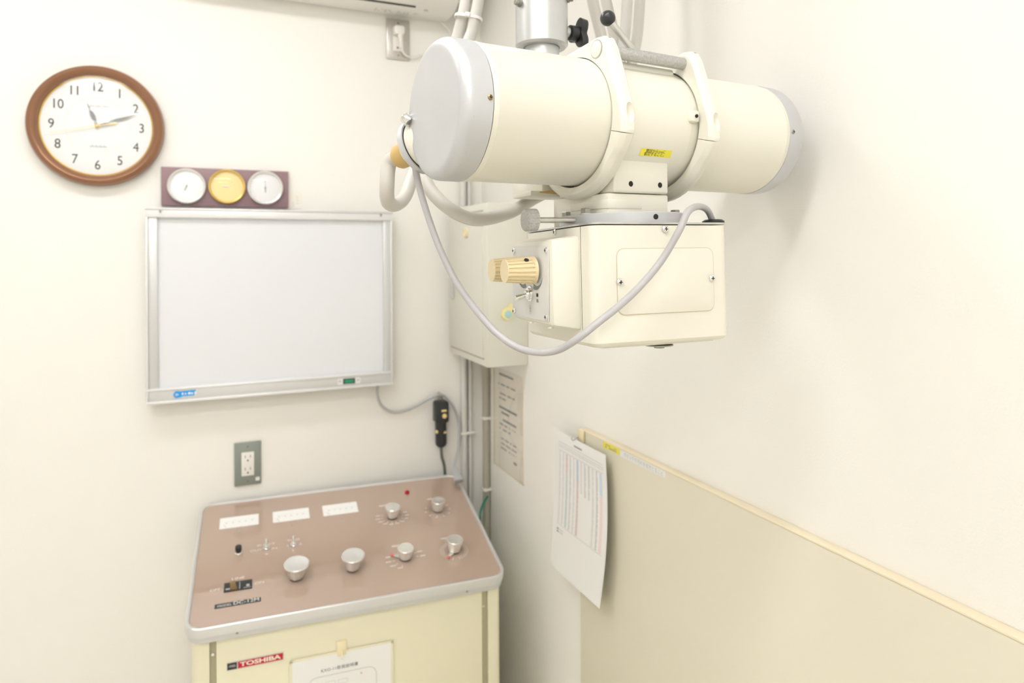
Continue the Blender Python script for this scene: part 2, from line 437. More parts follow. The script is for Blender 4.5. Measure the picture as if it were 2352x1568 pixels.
U = (pB-pA); V = (pA-pD); nn = U.cross(V).normalized()
for s, v, px in (('管球から1mに', .70, .47), ('設定すること。', .28, .48)):
    o_ = pD + U*px + V*v + nn*.0004
    text('label_text', s, .0049, frame(o_, U.normalized(), V.normalized(), nn), 'ink', st, sx=1.0, shear=0)
# column
SP = onY(1244, 95, .885); SR, SH = .0376, .0251
Ti = TM.inverted()
def wl(p): return Ti @ Vector(p)
def wcyl(name, x, y, z0, z1, prof, mt, par=head, seg=64):
    return obj(name, G().lathe(prof, Ti @ Matrix.Translation((x, y, 0)), seg), mt, par)
cz = SP.z - .010
sl = wcyl('column_sleeve', SP.x, SP.y, 0, 0, [(SH+.001, cz+.03), (SH+.001, cz), (SR-.003, cz), (SR, cz+.003), (SR, ZC-.001)], 'steel')
wcyl('column_shaft', SP.x, SP.y, 0, 0, [(SH, EYE+.10), (SH, cz+.03)], 'steel')
for px, ang in (((1186, 5), None), ((1297, -2), None)):
    c = onY(px[0], px[1], SP.y - (.008 if px[0] < 1200 else .02)); dv = Vector((c.x-SP.x, c.y-SP.y, 0)).normalized()
    b = Vector((SP.x, SP.y, c.z)) + dv*SR
    obj('sleeve_bolt', G().lathe([(.0055, 0), (.0055, .003), (.0042, .003), (.0042, .0075), (.0035, .0085)], Ti @ axf(b, dv), 16), 'zinc_dark', sl)
# clamping star knob on the sleeve
kc = onY(1306, 73, SP.y); kd = Vector((math.cos(rad(4)), math.sin(rad(4)), 0)); b = Vector((SP.x, SP.y, kc.z)) + kd*SR*.98
kf = Ti @ axf(b, kd)
wk = obj('star_knob', G().lathe([(.0085, .0085), (.0085, .010), (.0110, .0105), (.0115, .022), (.0095, .023), (.0095, .026)], kf, 28), 'black_plastic', head)
obj('knob_bolt', G().lathe([(.0075, -.002), (.0075, .0085)], kf, 20), 'zinc', wk)
pol = []
for i in range(72):
    a = 2*PI*i/72 + rad(8); pol.append(((.0178+.0060*math.cos(3*a))*math.cos(a), (.0178+.0060*math.cos(3*a))*math.sin(a)))
obj('knob_lobes', G().prism(pol, .0235, .0345, kf, [(x*.93, y*.93) for x, y in pol]), 'black_plastic', wk, smooth=50)
# support bracket between column shaft and clamps (behind the tube)
z0 = EYE+.078
g = G().box((SP.x-.035, .815, z0), (SP.x+.085, SP.y+.03, EYE+.115), Ti)
br = obj('support_bracket', g, 'cream_satin', head, .004)
c1 = onY(1197, 432, .83); g = G().box((c1.x, .80, z0-.006), (c1.x+.10, .86, z0+.001), Ti); obj('bracket_lip', g, 'cream_satin', br, .002)
g = G().add([Ti @ Vector(v) for v in ((c1.x+.012, .7985, z0-.002), (c1.x+.05, .7985, z0-.004), (c1.x+.05, .7985, z0+.004), (c1.x+.012, .7985, z0-.0005))], [(0, 1, 2, 3)])
obj('worn_edge', g, 'orange_plastic', br)

# high-tension receptacle at the left end, at the back
rc = tl(964, 337, 1, .085); bs = tl(922, 359, 1, .112)
ax = (bs-rc).normalized(); root = rc - ax*.06
rec = obj('cable_receptacle', G().lathe([(.031, 0), (.031, .054), (.0295, .060)], axf(root, ax), 40), 'cream_paint', head)
obj('receptacle_ring', G().lathe([(.0335, .057), (.0335, .064), (.030, .066), (.020, .066)], axf(root, ax), 40), 'silver_paint', rec)
obj('ring_gap', G().lathe([(.0313, .0562), (.0313, .057)], axf(root, ax), 40), 'dark_hole', rec)
obj('plug_neck', G().lathe([(.019, .066), (.0185, .074), (.0165, .078)], axf(root, ax), 32), 'cream_paint', rec)
obj('plug_bushing', G().lathe([(.0150, .074), (.0158, .082), (.0150, .094), (.0125, .098)], axf(root, ax), 32), 'orange_plastic', rec)
sv = tl(933, 272, 1, .066); obj('oil_plug', G().lathe([(.0065, -.006), (.0065, .002), (.005, .0042), (.001, .0045)], axf(sv, (-.5, .4, .75)), 20), 'chrome', head)
bush_end = TM @ (root + ax*.092)

# ------------------------------------------------------------------ collimator (part of the head, own tilt)
def eul(z, x, y): return (Matrix.Rotation(z, 4, 'Z') @ Matrix.Rotation(x, 4, 'X') @ Matrix.Rotation(y, 4, 'Y'))
BM = Matrix.Translation((.4736, .7382, 1.5596)) @ eul(-.0439, -.0258, -.0074)
BW, BD, BH = .1822, .191, .136
def bl(x, y, ax_, v): return onfr(x, y, BM, ax_, v)
poly = rrect(BW, BD, .011, 6); polyb = rrect(BW-.008, BD-.008, .009, 6)
g = G(); vs = []; fs = []
levels = [(-BH/2, .006), (-BH/2+.0012, .0028), (-BH/2+.005, .0), (BH/2-.0012, 0)]
n = len(poly)
for z, ins in levels:
    for (x, y) in rrect(BW-2*ins, BD-2*ins, .011-ins*.8, 6): vs.append((x, y, z))
for j in range(len(levels)-1):
    for i in range(n): fs.append((j*n+i, j*n+(i+1) % n, (j+1)*n+(i+1) % n, (j+1)*n+i))
fs.append(tuple(range(n))[::-1]); fs.append(tuple(range((len(levels)-1)*n, len(levels)*n)))
coll = obj('collimator', G().add(vs, fs), 'cream_satin', head, M=TM.inverted() @ BM)
coll['label'] = 'cream box-shaped collimator with tan knobs under the tube'
def cpart(name, g, mt, bevel=0, smooth=35): return obj(name, g, mt, coll, bevel, 2, smooth)
cpart('top_plate', G().prism(rrect(BW+.001, BD+.001, .011, 5), BH/2, BH/2+.0022), 'zinc')
DZ0, DZ1, DR, DCX, DCY = BH/2+.0022, BH/2+.0152, .078, -.004, -.012
cpart('mount_disc', G().lathe([(DR, DZ0), (DR, DZ1-.001), (DR-.001, DZ1), (.02, DZ1)], Matrix.Translation((DCX, DCY, 0)), 96), 'silver_paint')
for a in (202, 157, 345, 90):
    x, y = DCX + .069*math.cos(rad(a)), DCY + .069*math.sin(rad(a))
    Mb = Matrix.Translation((x, y, DZ1)); gg = G().lathe([(.0072, 0), (.0072, .0012)], Mb, 20); cpart('washer', gg, 'zinc')
    cpart('hex_bolt', G().lathe([(.0062, .0012), (.0062, .0062), (.0055, .007)], Mb, 6), 'zinc_dark', smooth=0)
h = bl(1502, 498, 1, -.086); aa = -math.acos(max(-1, min(1, (h.x-DCX)/DR)))
dv = Vector((math.cos(aa), math.sin(aa), 0)); cpart('rim_hole', G().cyl(Vector((DCX, DCY, h.z))+dv*(DR-.001), Vector((DCX, DCY, h.z))+dv*(DR+.0003), .0032, 16), 'dark_hole')
# thumb screw on the disc rim
r0 = bl(1300, 506, 1, -.030); zz = (DZ0+DZ1)/2; k0 = bl(1218, 506, 1, -.030)
ts = cpart('thumb_screw', G().cyl((r0.x+.012, -.030, zz), (k0.x, -.030, zz), .0034, 18), 'zinc')
kn = G(); pr = []; 
for i in range(96): a = 2*PI*i/96; rr = .0128 + (.0004 if i % 2 else 0); pr.append((rr*math.cos(a), rr*math.sin(a)))
pr2 = [(x*.9, y*.9) for x, y in pr]
mk_ = frame((k0.x+.007, -.030, zz), (0, 1, 0), (0, 0, -1), (-1, 0, 0))
kn.prism(pr, 0, .013, mk_); kn.prism(pr, .013, .0145, mk_, pr2)
cpart('thumb_knob', kn, 'hammered', smooth=20)
# grommet for the control cable
gx = bl(1638, 507, 1, -.066)
GP = Vector((gx.x, -.066, BH/2+.0022))
cpart('cable_grommet', G().lathe([(.0135, 0), (.0135, .0035), (.0105, .0055), (.0055, .0058)], Matrix.Translation(GP), 28), 'black_plastic')
# access cover on the front face, screws
ca = bl(1416, 572, 1, -BD/2); cb_ = bl(1640, 712, 1, -BD/2)
FF = frame((0, -BD/2, 0), (1, 0, 0), (0, 0, 1), (0, -1, 0))
cw, chh = cb_.x-ca.x, ca.z-cb_.z
g = G().prism(rrect(cw, chh, .009, 5, (ca.x+cb_.x)/2, (ca.z+cb_.z)/2), 0, .0012, FF)
cv = cpart('access_cover', g, 'cream_satin', .0005)
cpart('cover_seam', G().prism(rrect(cw+.0018, chh+.0018, .0095, 5, (ca.x+cb_.x)/2, (ca.z+cb_.z)/2), 0, .0002, FF), 'seam_tan')
cpart('panel_seam', G().box((-BW/2-.0002, -.0692, -.0505), (-BW/2+.0005, -.0686, BH/2-.001)), 'dark_hole')
for px in ((1423, 648), (1634, 639), (1527, 526)):
    q = bl(*px, 1, -BD/2); screw('face_screw', (q.x, -BD/2-.001, q.z), (0, -1, 0), .0040, 'chrome', coll)
q = bl(1275, 533, 0, -BW/2); screw('face_screw', (-BW/2, q.y, q.z), (-1, 0, 0), .0036, 'chrome', coll)
# control housing on the left face
PX = -.1255
y0, y1, y0b, y1b = -.0668, .0525, -.0645, .0535
g = G()
base = [(-.0668, -.0505), (-.0668, .0572), (.066, .0600), (.066, -.0480)]
top = [(-.0650, -.0440), (-.0650, .0520), (.0525, .0545), (.0545, -.0420)]
LF = frame((-BW/2+.001, 0, 0), (0, 1, 0), (0, 0, 1), (-1, 0, 0))      # local: a = y(back), b = z, c = out (left)
g.prism(base[::-1], 0, -PX-BW/2+.001, LF, top[::-1])
cpart('control_housing', g, 'cream_satin', .0045)
PF = frame((PX-.0004, 0, 0), (0, 1, 0), (0, 0, 1), (-1, 0, 0))
pl = [(.0495, .0490), (-.0590, .0452), (-.0555, -.0395), (.0550, -.0380)]
cpart('control_plate', G().prism(pl, 0, .0012, PF), 'plate_light', .0003)
PXF = PX-.0016
for (y, z) in ((.0455, .0432), (-.0545, .0408), (.0490, -.0330), (-.0508, -.0346)):
    screw('plate_screw', (PXF, y, z), (-1, 0, 0), .0036, 'chrome', coll)
def fluted(rb, rt, L, nf=18):
    g = G(); seg = nf*8; prof = []
    vs = []; fs = []
    hs = [0, .0035, .0045, L*.5, L-.0014, L-.0010, L]
    for j, h_ in enumerate(hs):
        r = rb+(rt-rb)*h_/L
        for i in range(seg):
            k = i % 8; f = (.0017 if k in (2, 3, 4, 5) else 0) if 2 <= j <= 4 else 0
            a = 2*PI*i/seg; vs.append(((r-f)*math.cos(a), (r-f)*math.sin(a), h_))
    for j in range(len(hs)-1):
        for i in range(seg):
            k = (i+1) % seg; fs.append((j*seg+i, j*seg+k, (j+1)*seg+k, (j+1)*seg+i))
    fs.append(tuple(range((len(hs)-1)*seg, len(hs)*seg))); fs.append(tuple(range(seg))[::-1])
    return vs, fs
for (y, z) in ((-.0255, .0185), (.0185, .0195)):
    vs, fs = fluted(.0162, .0135, .0365)
    kf2 = frame((PXF-.004, y, z), (0, 1, 0), (0, 0, -1), (-1, 0, 0))
    kb = cpart('aperture_knob', G().add(vs, fs, kf2), 'tan_plastic', smooth=28)
    cpart('knob_shaft', G().cyl((PXF+.001, y, z), (PXF-.005, y, z), .006, 16), 'zinc_dark')
    if y > 0: continue
    dz = Vector((0, -.62, .78)).normalized()
    c0 = Vector((PXF-.004-.0125, y, z)) + dz*.0147
    cpart('grub_screw_hole', G().cyl(c0, c0+dz*.0012, .0027, 16), 'dark_hole')
def crescent(cy, cz_, r, a0, a1, t0, t1):
    vs = []; n_ = 14
    for i in range(n_+1):
        a = rad(a0+(a1-a0)*i/n_); tt = t0+(t1-t0)*i/n_
        for rr in (r, r+tt): vs.append((cy+rr*math.cos(a), cz_+rr*math.sin(a), .0002))
    return G().add(vs, [(2*i, 2*i+1, 2*i+3, 2*i+2) for i in range(n_)], frame((PXF, 0, 0), (0, 1, 0), (0, 0, 1), (-1, 0, 0)))
cpart('dial_mark', crescent(-.0255, .0180, .0180, 205, 300, .0004, .0062), 'print_grey')
cpart('dial_mark', crescent(.0185, .0190, .0180, 240, 335, .0062, .0004)  , 'print_grey')
tb = Vector((PXF, -.0045, -.0095))
cpart('toggle_nut', G().lathe([(.0092, 0), (.0092, .0012), (.0068, .0014), (.0068, .0040), (.0048, .0042), (.0040, .0065)], axf(tb, (-1, 0, 0)), 24), 'chrome')
cpart('toggle_lever', G().lathe([(.0022, .004), (.0036, .017), (.0036, .0185), (.0025, .0195)], axf(tb, (-1, .12, -.28)), 16), 'chrome')
PFx = frame((PXF-.0002, 0, 0), (0, 1, 0), (0, 0, 1), (-1, 0, 0))
cpart('lamp_mark', G().prism([(-.0235, -.0125), (-.0285, -.0125), (-.0285, -.0085), (-.0235, -.0085)], 0, .0002, PFx), 'ink')
cpart('lamp_mark', G().prism([(-.0235, -.0190), (-.0285, -.0190), (-.0285, -.0150), (-.0235, -.0150)], 0, .0002, PFx), 'print_grey')
g = G()
for k, zz_ in enumerate((-.0255, -.0285, -.0315)):
    r_ = .0024; vs = []
    for i in range(16):
        a = 2*PI*i/16
        for rr in (r_, r_-.0005): vs.append((-.0040+rr*math.cos(a), zz_+rr*math.sin(a), .0003))
    g.add(vs, [(2*i, 2*i+1, (2*i+3) % 32, (2*i+2) % 32) for i in range(16)], PFx)
cpart('plate_emblem', g, 'ink_soft', smooth=0)
for (y, z) in ((-.030, -.0475), (.030, -.0455)):
    cpart('under_screw', G().lathe([(.0042, 0), (.0036, .0022), (.001, .0024)], axf((-.113, y, z), (0, 0, -1)), 16), 'chrome')
ex = bl(1514, 793, 1, -.07)
cpart('bottom_latch', G().lathe([(.0095, 0), (.0165, .0022), (.0165, .0034), (.007, .0038), (.006, .0062), (.001, .0062)], axf((ex.x, -.070, -BH/2-.0015), (0, 0, -1)), 28), 'zinc_dark')
cpart('bottom_cover', G().prism(rrect(BW-.03, BD-.02, .006, 4), -BH/2-.0018, -BH/2), 'cream_satin')

# ------------------------------------------------------------------ cables on the head
def tubeobj(name, pts, r, mt, label, cat, group=None, seg=18):
    o = obj(name, G().tube(pts, r, seg), mt, smooth=60); return tag(o, label, cat, group)
e0 = bush_end; adir = (TM.to_3x3() @ ax)
hv1 = [e0, e0+adir*.02, onY(889, 425, .84), onY(891, 462, .86), onY(908, 470, .90), onY(930, 452, .94), onY(948, 405, .97), onY(982, 320, 1.02), onY(1012, 200, 1.045), onY(1048, 92, 1.045), onY(1062, 40, 1.035), onY(1070, 0, 1.036), onY(1076, -60, 1.038), onY(1088, -260, 1.038), Vector((.395, 1.03, 2.35)), Vector((.400, 1.035, ZC-.002))]
tubeobj('high_voltage_cable', hv1, .0093, 'cable_cream', 'thick cream cable looping from the orange bushing up behind the tube head', 'cable', 'thick cables of the tube head')
hv2 = [onY(1330, 400, .955), onY(1290, 425, .948), onY(1232, 453, .932), onY(1165, 490, .900), onY(1085, 503, .87), onY(1015, 465, .885), onY(975, 405, .91), onY(978, 320, .95), onY(1030, 190, 1.0), onY(1077, 92, 1.02), onY(1091, 40, 1.02), onY(1099, 0, 1.02), onY(1106, -60, 1.02), onY(1118, -260, 1.02), Vector((.424, 1.02, 2.35)), Vector((.430, 1.02, ZC-.002))]
tubeobj('high_voltage_cable', hv2, .0093, 'cable_cream', 'thick cream cable hanging in an arc below the near half of the tube head', 'cable', 'thick cables of the tube head')
for k, (xa, xb, dy) in enumerate(((1361, 1441, 0.), (1392, 1470, .0))):
    Y1 = Y2 = 1.0+k*.035
    tA, tB = onY(xa-26, -260, Y1), onY(xb+10, -260, Y2)
    pts = [Vector((tA.x-.012, Y1, ZC-.002)), Vector((tA.x-.008, Y1, 2.35)), tA, onY(xa-6, -60, Y1), onY(xa, 0, Y1), onY(xa+18, 75, Y1), onY(xa+32, 140, Y1), onY((xa+xb)/2+8, 185, Y1), onY(xb-18, 140, Y2), onY(xb-6, 80, Y2), onY(xb, 0, Y2), onY(xb+4, -60, Y2), tB, Vector((tB.x+.002, Y2, 2.35)), Vector((tB.x+.002, Y2, ZC-.002))]
    tubeobj('cable_loop', pts, .0095, 'cable_cream', ['thick cream cable loop behind the black ball lever, inner one nearer the column', 'thick cream cable loop behind the black ball lever, outer one beside the wall'][k], 'cable', 'cable loops behind the lever')
# cable tie round the two cables
a_, b_ = onY(1060, 38, 1.03), onY(1092, 45, 1.02)
ctr = (a_+b_)/2; dirv = (onY(1085, 0, 1.025)-onY(1066, 92, 1.025)).normalized(); sx_ = (b_-a_).normalized(); ny = dirv.cross(sx_).normalized(); sx_ = ny.cross(dirv)
hw = (b_-a_).length/2
g = G(); vs = []; fs = []; n_ = 40
for i in range(n_):
    a = 2*PI*i/n_; cx_ = (hw if math.cos(a) > 0 else -hw) if abs(math.cos(a)) > .02 else 0
    c_ = ctr + sx_*(cx_+.0100*math.cos(a)) + ny*.0100*math.sin(a)
    for h_ in (-.0022, .0022):
        vs.append(c_+dirv*h_)
    c2 = ctr + sx_*(cx_+.0112*math.cos(a)) + ny*.0112*math.sin(a)
    for h_ in (.0022, -.0022): vs.append(c2+dirv*h_)
for i in range(n_):
    k = (i+1) % n_
    for q_ in range(4): fs.append((i*4+q_, i*4+(q_+1) % 4, k*4+(q_+1) % 4, k*4+q_))
tie = tag(obj('cable_tie', G().add(vs, fs), 'white_plastic'), 'white cable tie binding the two thick cables beside the air conditioner', 'cable tie')
obj('tie_head', G().box((-.004, -.0035, -.0035), (.004, .0035, .0035), frame(ctr - ny*.0125 if (ny.y > 0) else ctr+ny*.0125, sx_, dirv, ny)), 'white_plastic', tie, .001)
# thin grey control cable
gw = BM @ GP
def fy(x): return .80 + (.617-.80)*(min(max((x-945)/(1345-945), 0), 1))
cpx = [(1520, 597), (1470, 657), (1420, 704), (1378, 737), (1330, 775), (1285, 802), (1240, 809), (1190, 798), (1140, 764), (1092, 710), (1048, 648), (1012, 575), (984, 500), (962, 425)]
pts = [gw+Vector((0, 0, .002)), onY(1625, 483, gw.y-.008), onY(1604, 474, gw.y-.022), onY(1580, 486, .612), onY(1562, 525, .607)] + [onY(x, y, fy(x)) for x, y in cpx] + [onY(951, 370, .783), onY(946, 340, .792), onY(952, 320, .802)]
tubeobj('control_cable', pts, .0040, 'cable_grey', 'thin grey cable sagging from the collimator top to the left end of the tube', 'cable')

# ================================================================== back wall
BF = lambda p: frame(p, (1, 0, 0), (0, 0, 1), (0, -1, 0))   # a right, b up, c out of the back wall
# --- clock
c = onY(223, 289, WB-.02); cm = Matrix.Translation((c.x, WB, c.z)) @ frame((0, 0, 0), (1, 0, 0), (0, 0, 1), (0, -1, 0))
clk = thing('wall_clock', 'round copper-brown wall clock with white dial showing eleven minutes past eleven', 'clock', cm)
R1, RD = .1545, .1285
prof = [(R1-.010, 0), (R1-.002, .008), (R1, .018), (R1-.004, .030), (R1-.013, .036), (R1-.020, .033), (RD+.001, .026), (RD, .014)]
obj('clock_frame', G().lathe(prof, I4, 96, (True, False)), 'copper', clk)
obj('gold_ring', G().lathe([(RD+.0005, .0155), (RD-.0015, .0165), (RD-.0040, .0150), (RD-.0040, .013)], I4, 96, (False, False)), 'gold', clk)
dial = obj('dial', G().lathe([(RD, .012), (RD, .0135), (.001, .0135)], I4, 96), 'dial_white', clk)
for h_ in range(1, 13):
    a = rad(90-30*h_); rr = .1005
    text('numeral', str(h_), .034, Matrix.Translation((rr*math.cos(a)*1.0, rr*math.sin(a), .0139)), 'ink', dial, offset=(.0001 if h_ != 4 else 0), sx=.86, gapx=.95)
text('dial_lettering', 'FORUM', .010, Matrix.Translation((.005, .050, .0139)), 'ink_soft', dial, sx=1.25)
g = G()
for i in range(9):
    x = -.017+i*.0043; g.box((x, -.0545, .0138), (x+.0028, -.0545+.004+.002*(i % 2), .0140))
obj('dial_lettering', g, 'ink_soft', dial)
vs = []
for i in range(96):
    a = 2*PI*i/96
    for rr in (.0716, .0719): vs.append((rr*math.cos(a), rr*math.sin(a), .0139))
obj('dial_circle', G().add(vs, [(2*i, 2*i+1, (2*i+3) % 192, (2*i+2) % 192) for i in range(96)]), 'gold', dial, smooth=0)
dc = onfr(226.5, 289, cm, 2, .018)
def hand(name, tip_px, wmax, mt, z, tail=None, mid=.5):
    t = onfr(*tip_px, cm, 2, z); v = Vector((t.x, t.y)) ; L = v.length; d = v/L; n2 = Vector((-d.y, d.x))
    P = [(d*(L*.06))-n2*wmax*.25, d*(L*mid)-n2*wmax/2, d*L*.92-n2*wmax*.06, d*L, d*L*.92+n2*wmax*.06, d*(L*mid)+n2*wmax/2, d*(L*.06)+n2*wmax*.25]
    return obj(name, G().prism([(p_.x, p_.y) for p_ in P], z, z+.0008), mt, clk, smooth=0)
hand('hour_hand', (199.5, 235), .0105, 'ink_grey', .0165, mid=.42); hand('minute_hand', (316, 263), .0085, 'ink_grey', .0185, mid=.5)
t = onfr(130, 302, cm, 2, .021); v = Vector((t.x, t.y)).normalized(); n2 = Vector((-v.y, v.x))
obj('second_hand', G().prism([(p_.x, p_.y) for p_ in (v*.108-n2*.0004, v*.108+n2*.0004, v*-.02+n2*.0007, v*-.045+n2*.0016, v*-.045-n2*.0016, v*-.02-n2*.0007)], .0205, .021), 'gold', clk, smooth=0)
obj('centre_cap', G().sphere((0, 0, .0215), .0048, 16, 10, (1, 1, .7)), 'gold', clk)
pr_ = [(RD+.0005, .024)]
for i in range(1, 13): r = (RD+.0005)*(1-i/12); pr_.append((max(r, .0005), .024+.014*(1-(r/RD)**2)))
obj('glass_dome', G().lathe(pr_, I4, 64, (False, False)), 'clear_glass', clk, smooth=60)

# --- gauge board on the wall
Yb = WB-.016
tlp, brp = onY(370, 381, Yb), onY(664, 477, Yb); tl2, bl2 = onY(661, 395, Yb), onY(370, 472, Yb)
gx0, gx1 = (tlp.x+bl2.x)/2, (tl2.x+brp.x)/2; gz1 = (tlp.z+tl2.z)/2; gz0 = (bl2.z+brp.z)/2
gm = frame((gx0, WB, gz0), (1, 0, 0), (0, 0, 1), (0, -1, 0))
gb = thing('weather_gauge_board', 'mauve board with silver, gold and silver round gauges above the light box', 'gauge', gm)
obj('board', G().box((0, 0, .001), (gx1-gx0, gz1-gz0, .016)), 'mauve_board', gb, .001)
for px, mr, md, needles in (((428.5, 427), 'bezel_silver', 'dial_silver', (68, 248)), ((521.5, 428), 'gold', 'dial_gold', (28, 178)), ((609.5, 431), 'bezel_silver', 'dial_silver', (92, 272))):
    q = onfr(*px, gm, 2, .024); R = .0475
    Mg = Matrix.Translation((q.x, q.y, .016))
    bz = obj('gauge_bezel', G().lathe([(R-.003, 0), (R, .004), (R-.0005, .010), (R-.003, .012), (R-.0065, .010), (R-.0065, .004)], Mg, 64, (True, False)), mr, gb)
    obj('gauge_dial', G().lathe([(R-.006, .003), (R-.006, .0045), (.001, .0045)], Mg, 48), md, bz)
    g = G()
    for a, L, wd in ((needles[0], .026, .0004), (needles[1], .013, .0012)):
        a = rad(a); g.prism([(-wd*math.sin(a), wd*math.cos(a)), (wd*math.sin(a), -wd*math.cos(a)), (L*math.cos(a)+wd*math.sin(a), L*math.sin(a)-wd*math.cos(a)), (L*math.cos(a)-wd*math.sin(a), L*math.sin(a)+wd*math.cos(a))], .0058, .0064, Mg)
    g.lathe([(.0022, .0045), (.0022, .0075)], Mg, 12)
    obj('gauge_needle', g, 'ink_grey' if mr != 'gold' else 'dial_white', bz)
    g = G()
    for i in range(23):
        a = rad(-45+270*i/22); r0_, r1_ = .0335, .0362 if i % 2 else .0375
        n2 = Vector((-math.sin(a), math.cos(a)))*.0003; d2 = Vector((math.cos(a), math.sin(a)))
        g.prism([tuple(d2*r0_-n2), tuple(d2*r1_-n2), tuple(d2*r1_+n2), tuple(d2*r0_+n2)], .0046, .0048, Mg)
    obj('gauge_scale', g, 'ink_soft', bz, smooth=0)
    pr_ = [(R-.006, .009)] + [((R-.006)*(1-i/8)+.0002, .009+.006*(1-(1-i/8)**2)) for i in range(1, 9)]
    obj('gauge_glass', G().lathe(pr_, Mg, 40, (False, False)), 'clear_glass', bz, smooth=60)
# --- small card standing beside the gauge board
a_, b_ = onY(664, 439, WB-.004), onY(694, 479, WB-.004)
cdm = frame((a_.x-.01, WB, b_.z), (1, 0, 0), (0, 0, 1), (0, -1, 0))
cdo = thing('note_card', 'small cream handwritten card tucked behind the gauge board', 'card', cdm)
obj('card', G().box((0, 0, .0005), (b_.x-a_.x+.01, a_.z-b_.z, .0015)), 'paper_aged', cdo)
g = G()
for (x, z, w_) in ((.028, .034, .006), (.030, .028, .004), (.031, .022, .005), (.030, .014, .006), (.018, .016, .006), (.018, .010, .007), (.019, .005, .005)):
    g.box((x, z, .0015), (x+w_, z+.0012, .0018))
obj('handwriting', g, 'ink_soft', cdo, smooth=0)

# --- light box (film viewer)
Yv = WB-.058
vx0 = onY(336, 700, Yv).x; vx1 = onY(901, 700, Yv).x
vz1 = (onY(335, 476.5, Yv).z+onY(901, 488, Yv).z)/2; vz0 = (onY(337, 926.5, Yv).z+onY(901, 886.5, Yv).z)/2
vm = frame((vx0, WB, vz0), (1, 0, 0), (0, 0, 1), (0, -1, 0)); VW, VH, VD = vx1-vx0, vz1-vz0, WB-Yv
vb = thing('film_light_box', 'large white x-ray film light box with aluminium frame on the back wall', 'light box', vm)
obj('casing', G().box((.002, .002, .0), (VW-.002, VH-.002, VD-.02)), 'aluminium_bright', vb, .002)
rw_l, rw_r = .026, .024
ht, hb = .0245, .0400
obj('screen', G().box((rw_l-.004, hb-.004, VD-.022), (VW-rw_r+.004, VH-ht+.004, VD-.013)), 'screen_white', vb)
obj('frame_rail', G().box((0, VH-ht, VD-.024), (VW, VH, VD)), 'aluminium_bright', vb, .0022); obj('rail_lip', G().box((-.003, VH-.005, VD-.03), (VW+.003, VH+.001, VD+.002)), 'aluminium', vb, .001)
g = G().box((0, .0, VD-.024), (VW, hb-.004, VD-.004)); bt = obj('frame_rail', g, 'aluminium', vb, .002)
obj('rail_lip', G().box((-.001, 0, VD-.02), (VW+.001, .007, VD+.001)), 'aluminium_bright', vb, .0015)
obj('rail_lip', G().box((-.001, hb-.0065, VD-.02), (VW+.001, hb, VD)), 'aluminium_bright', vb, .0015)
obj('frame_rail', G().box((.003, hb-.002, VD-.022), (rw_l, VH-ht+.002, VD-.006)), 'aluminium', vb, .0012)
obj('frame_rail', G().box((VW-rw_r, hb-.002, VD-.022), (VW-.003, VH-ht+.002, VD-.006)), 'aluminium', vb, .0012)
obj('edge_trim', G().box((-.001, 0, VD-.03), (.0035, VH, VD-.001)), 'aluminium_bright', vb, .001)
obj('edge_trim', G().box((VW-.0035, 0, VD-.03), (VW+.001, VH, VD-.001)), 'aluminium_bright', vb, .001)
for px in ((368, 485), (875, 494)):
    q = onfr(*px, vm, 2, VD); obj('film_clip', G().prism([(q.x-.003, q.y+.004), (q.x+.003, q.y+.004), (q.x+.001, q.y-.0045), (q.x-.001, q.y-.0045)], VD-.002, VD+.003, I4), 'zinc_dark', vb, .0005)
q0, q1 = onfr(398, 906, vm, 2, VD), onfr(450, 902, vm, 2, VD)
bw = q1.x-q0.x; zc_ = .0205
bd = obj('maker_badge', G().prism(rrect(bw+.004, .021, .001, 2, q0.x+bw/2+.002, zc_), VD-.004, VD-.0032), 'aluminium', vb)
pol = [(q0.x+.009+.009*math.cos(rad(a)), zc_+.0095*math.sin(rad(a))) for a in range(60, 301, 20)] + [(q0.x+.016, zc_-.0085), (q0.x+.022, zc_-.0055), (q0.x+bw-.004, zc_-.0055), (q0.x+bw, zc_+.0095)]
obj('badge_logo', G().prism(pol[::-1], VD-.0032, VD-.0026), 'blue_badge', bd, smooth=0)
g = G(); g.box((q0.x+.005, zc_-.001, VD-.0026), (q0.x+.013, zc_+.001, VD-.0023)); g.box((q0.x+.005, zc_-.003, VD-.0026), (q0.x+.009, zc_+.003, VD-.0023))
for i, w_ in enumerate((.004, .003, .006, .004, .005)): g.box((q0.x+.020+i*.0075, zc_-.0015, VD-.0026), (q0.x+.020+i*.0075+w_, zc_+.004 - .001*(i % 2), VD-.0023))
obj('badge_mark', g, 'dial_white', bd, smooth=0)
q0, q1 = onfr(776, 883, vm, 2, VD), onfr(828, 881, vm, 2, VD); zc_ = .0205
sp = obj('switch_plate', G().prism(rrect(q1.x-q0.x, .018, .001, 2, (q0.x+q1.x)/2, zc_), VD-.004, VD-.0028), 'aluminium_bright', vb)
r0_, r1_ = onfr(788.5, 882, vm, 2, VD).x, onfr(816, 882, vm, 2, VD).x
rk = obj('rocker_switch', G().box((r0_, zc_-.0075, VD-.004), (r1_, zc_+.0075, VD-.0005)), 'black_plastic', sp, .0008)
obj('rocker_lens', G().box((r0_+.004, zc_-.0045, VD-.002), (r1_-.004, zc_+.0045, VD+.001)), 'green_rocker', sp, .001)
g = G()
for (x0, x1) in ((q0.x+.003, q0.x+.010), (q1.x-.010, q1.x-.003)): g.box((x0, zc_-.001, VD-.0028), (x1, zc_+.003, VD-.0026))
obj('switch_print', g, 'cord_grey', sp, smooth=0)

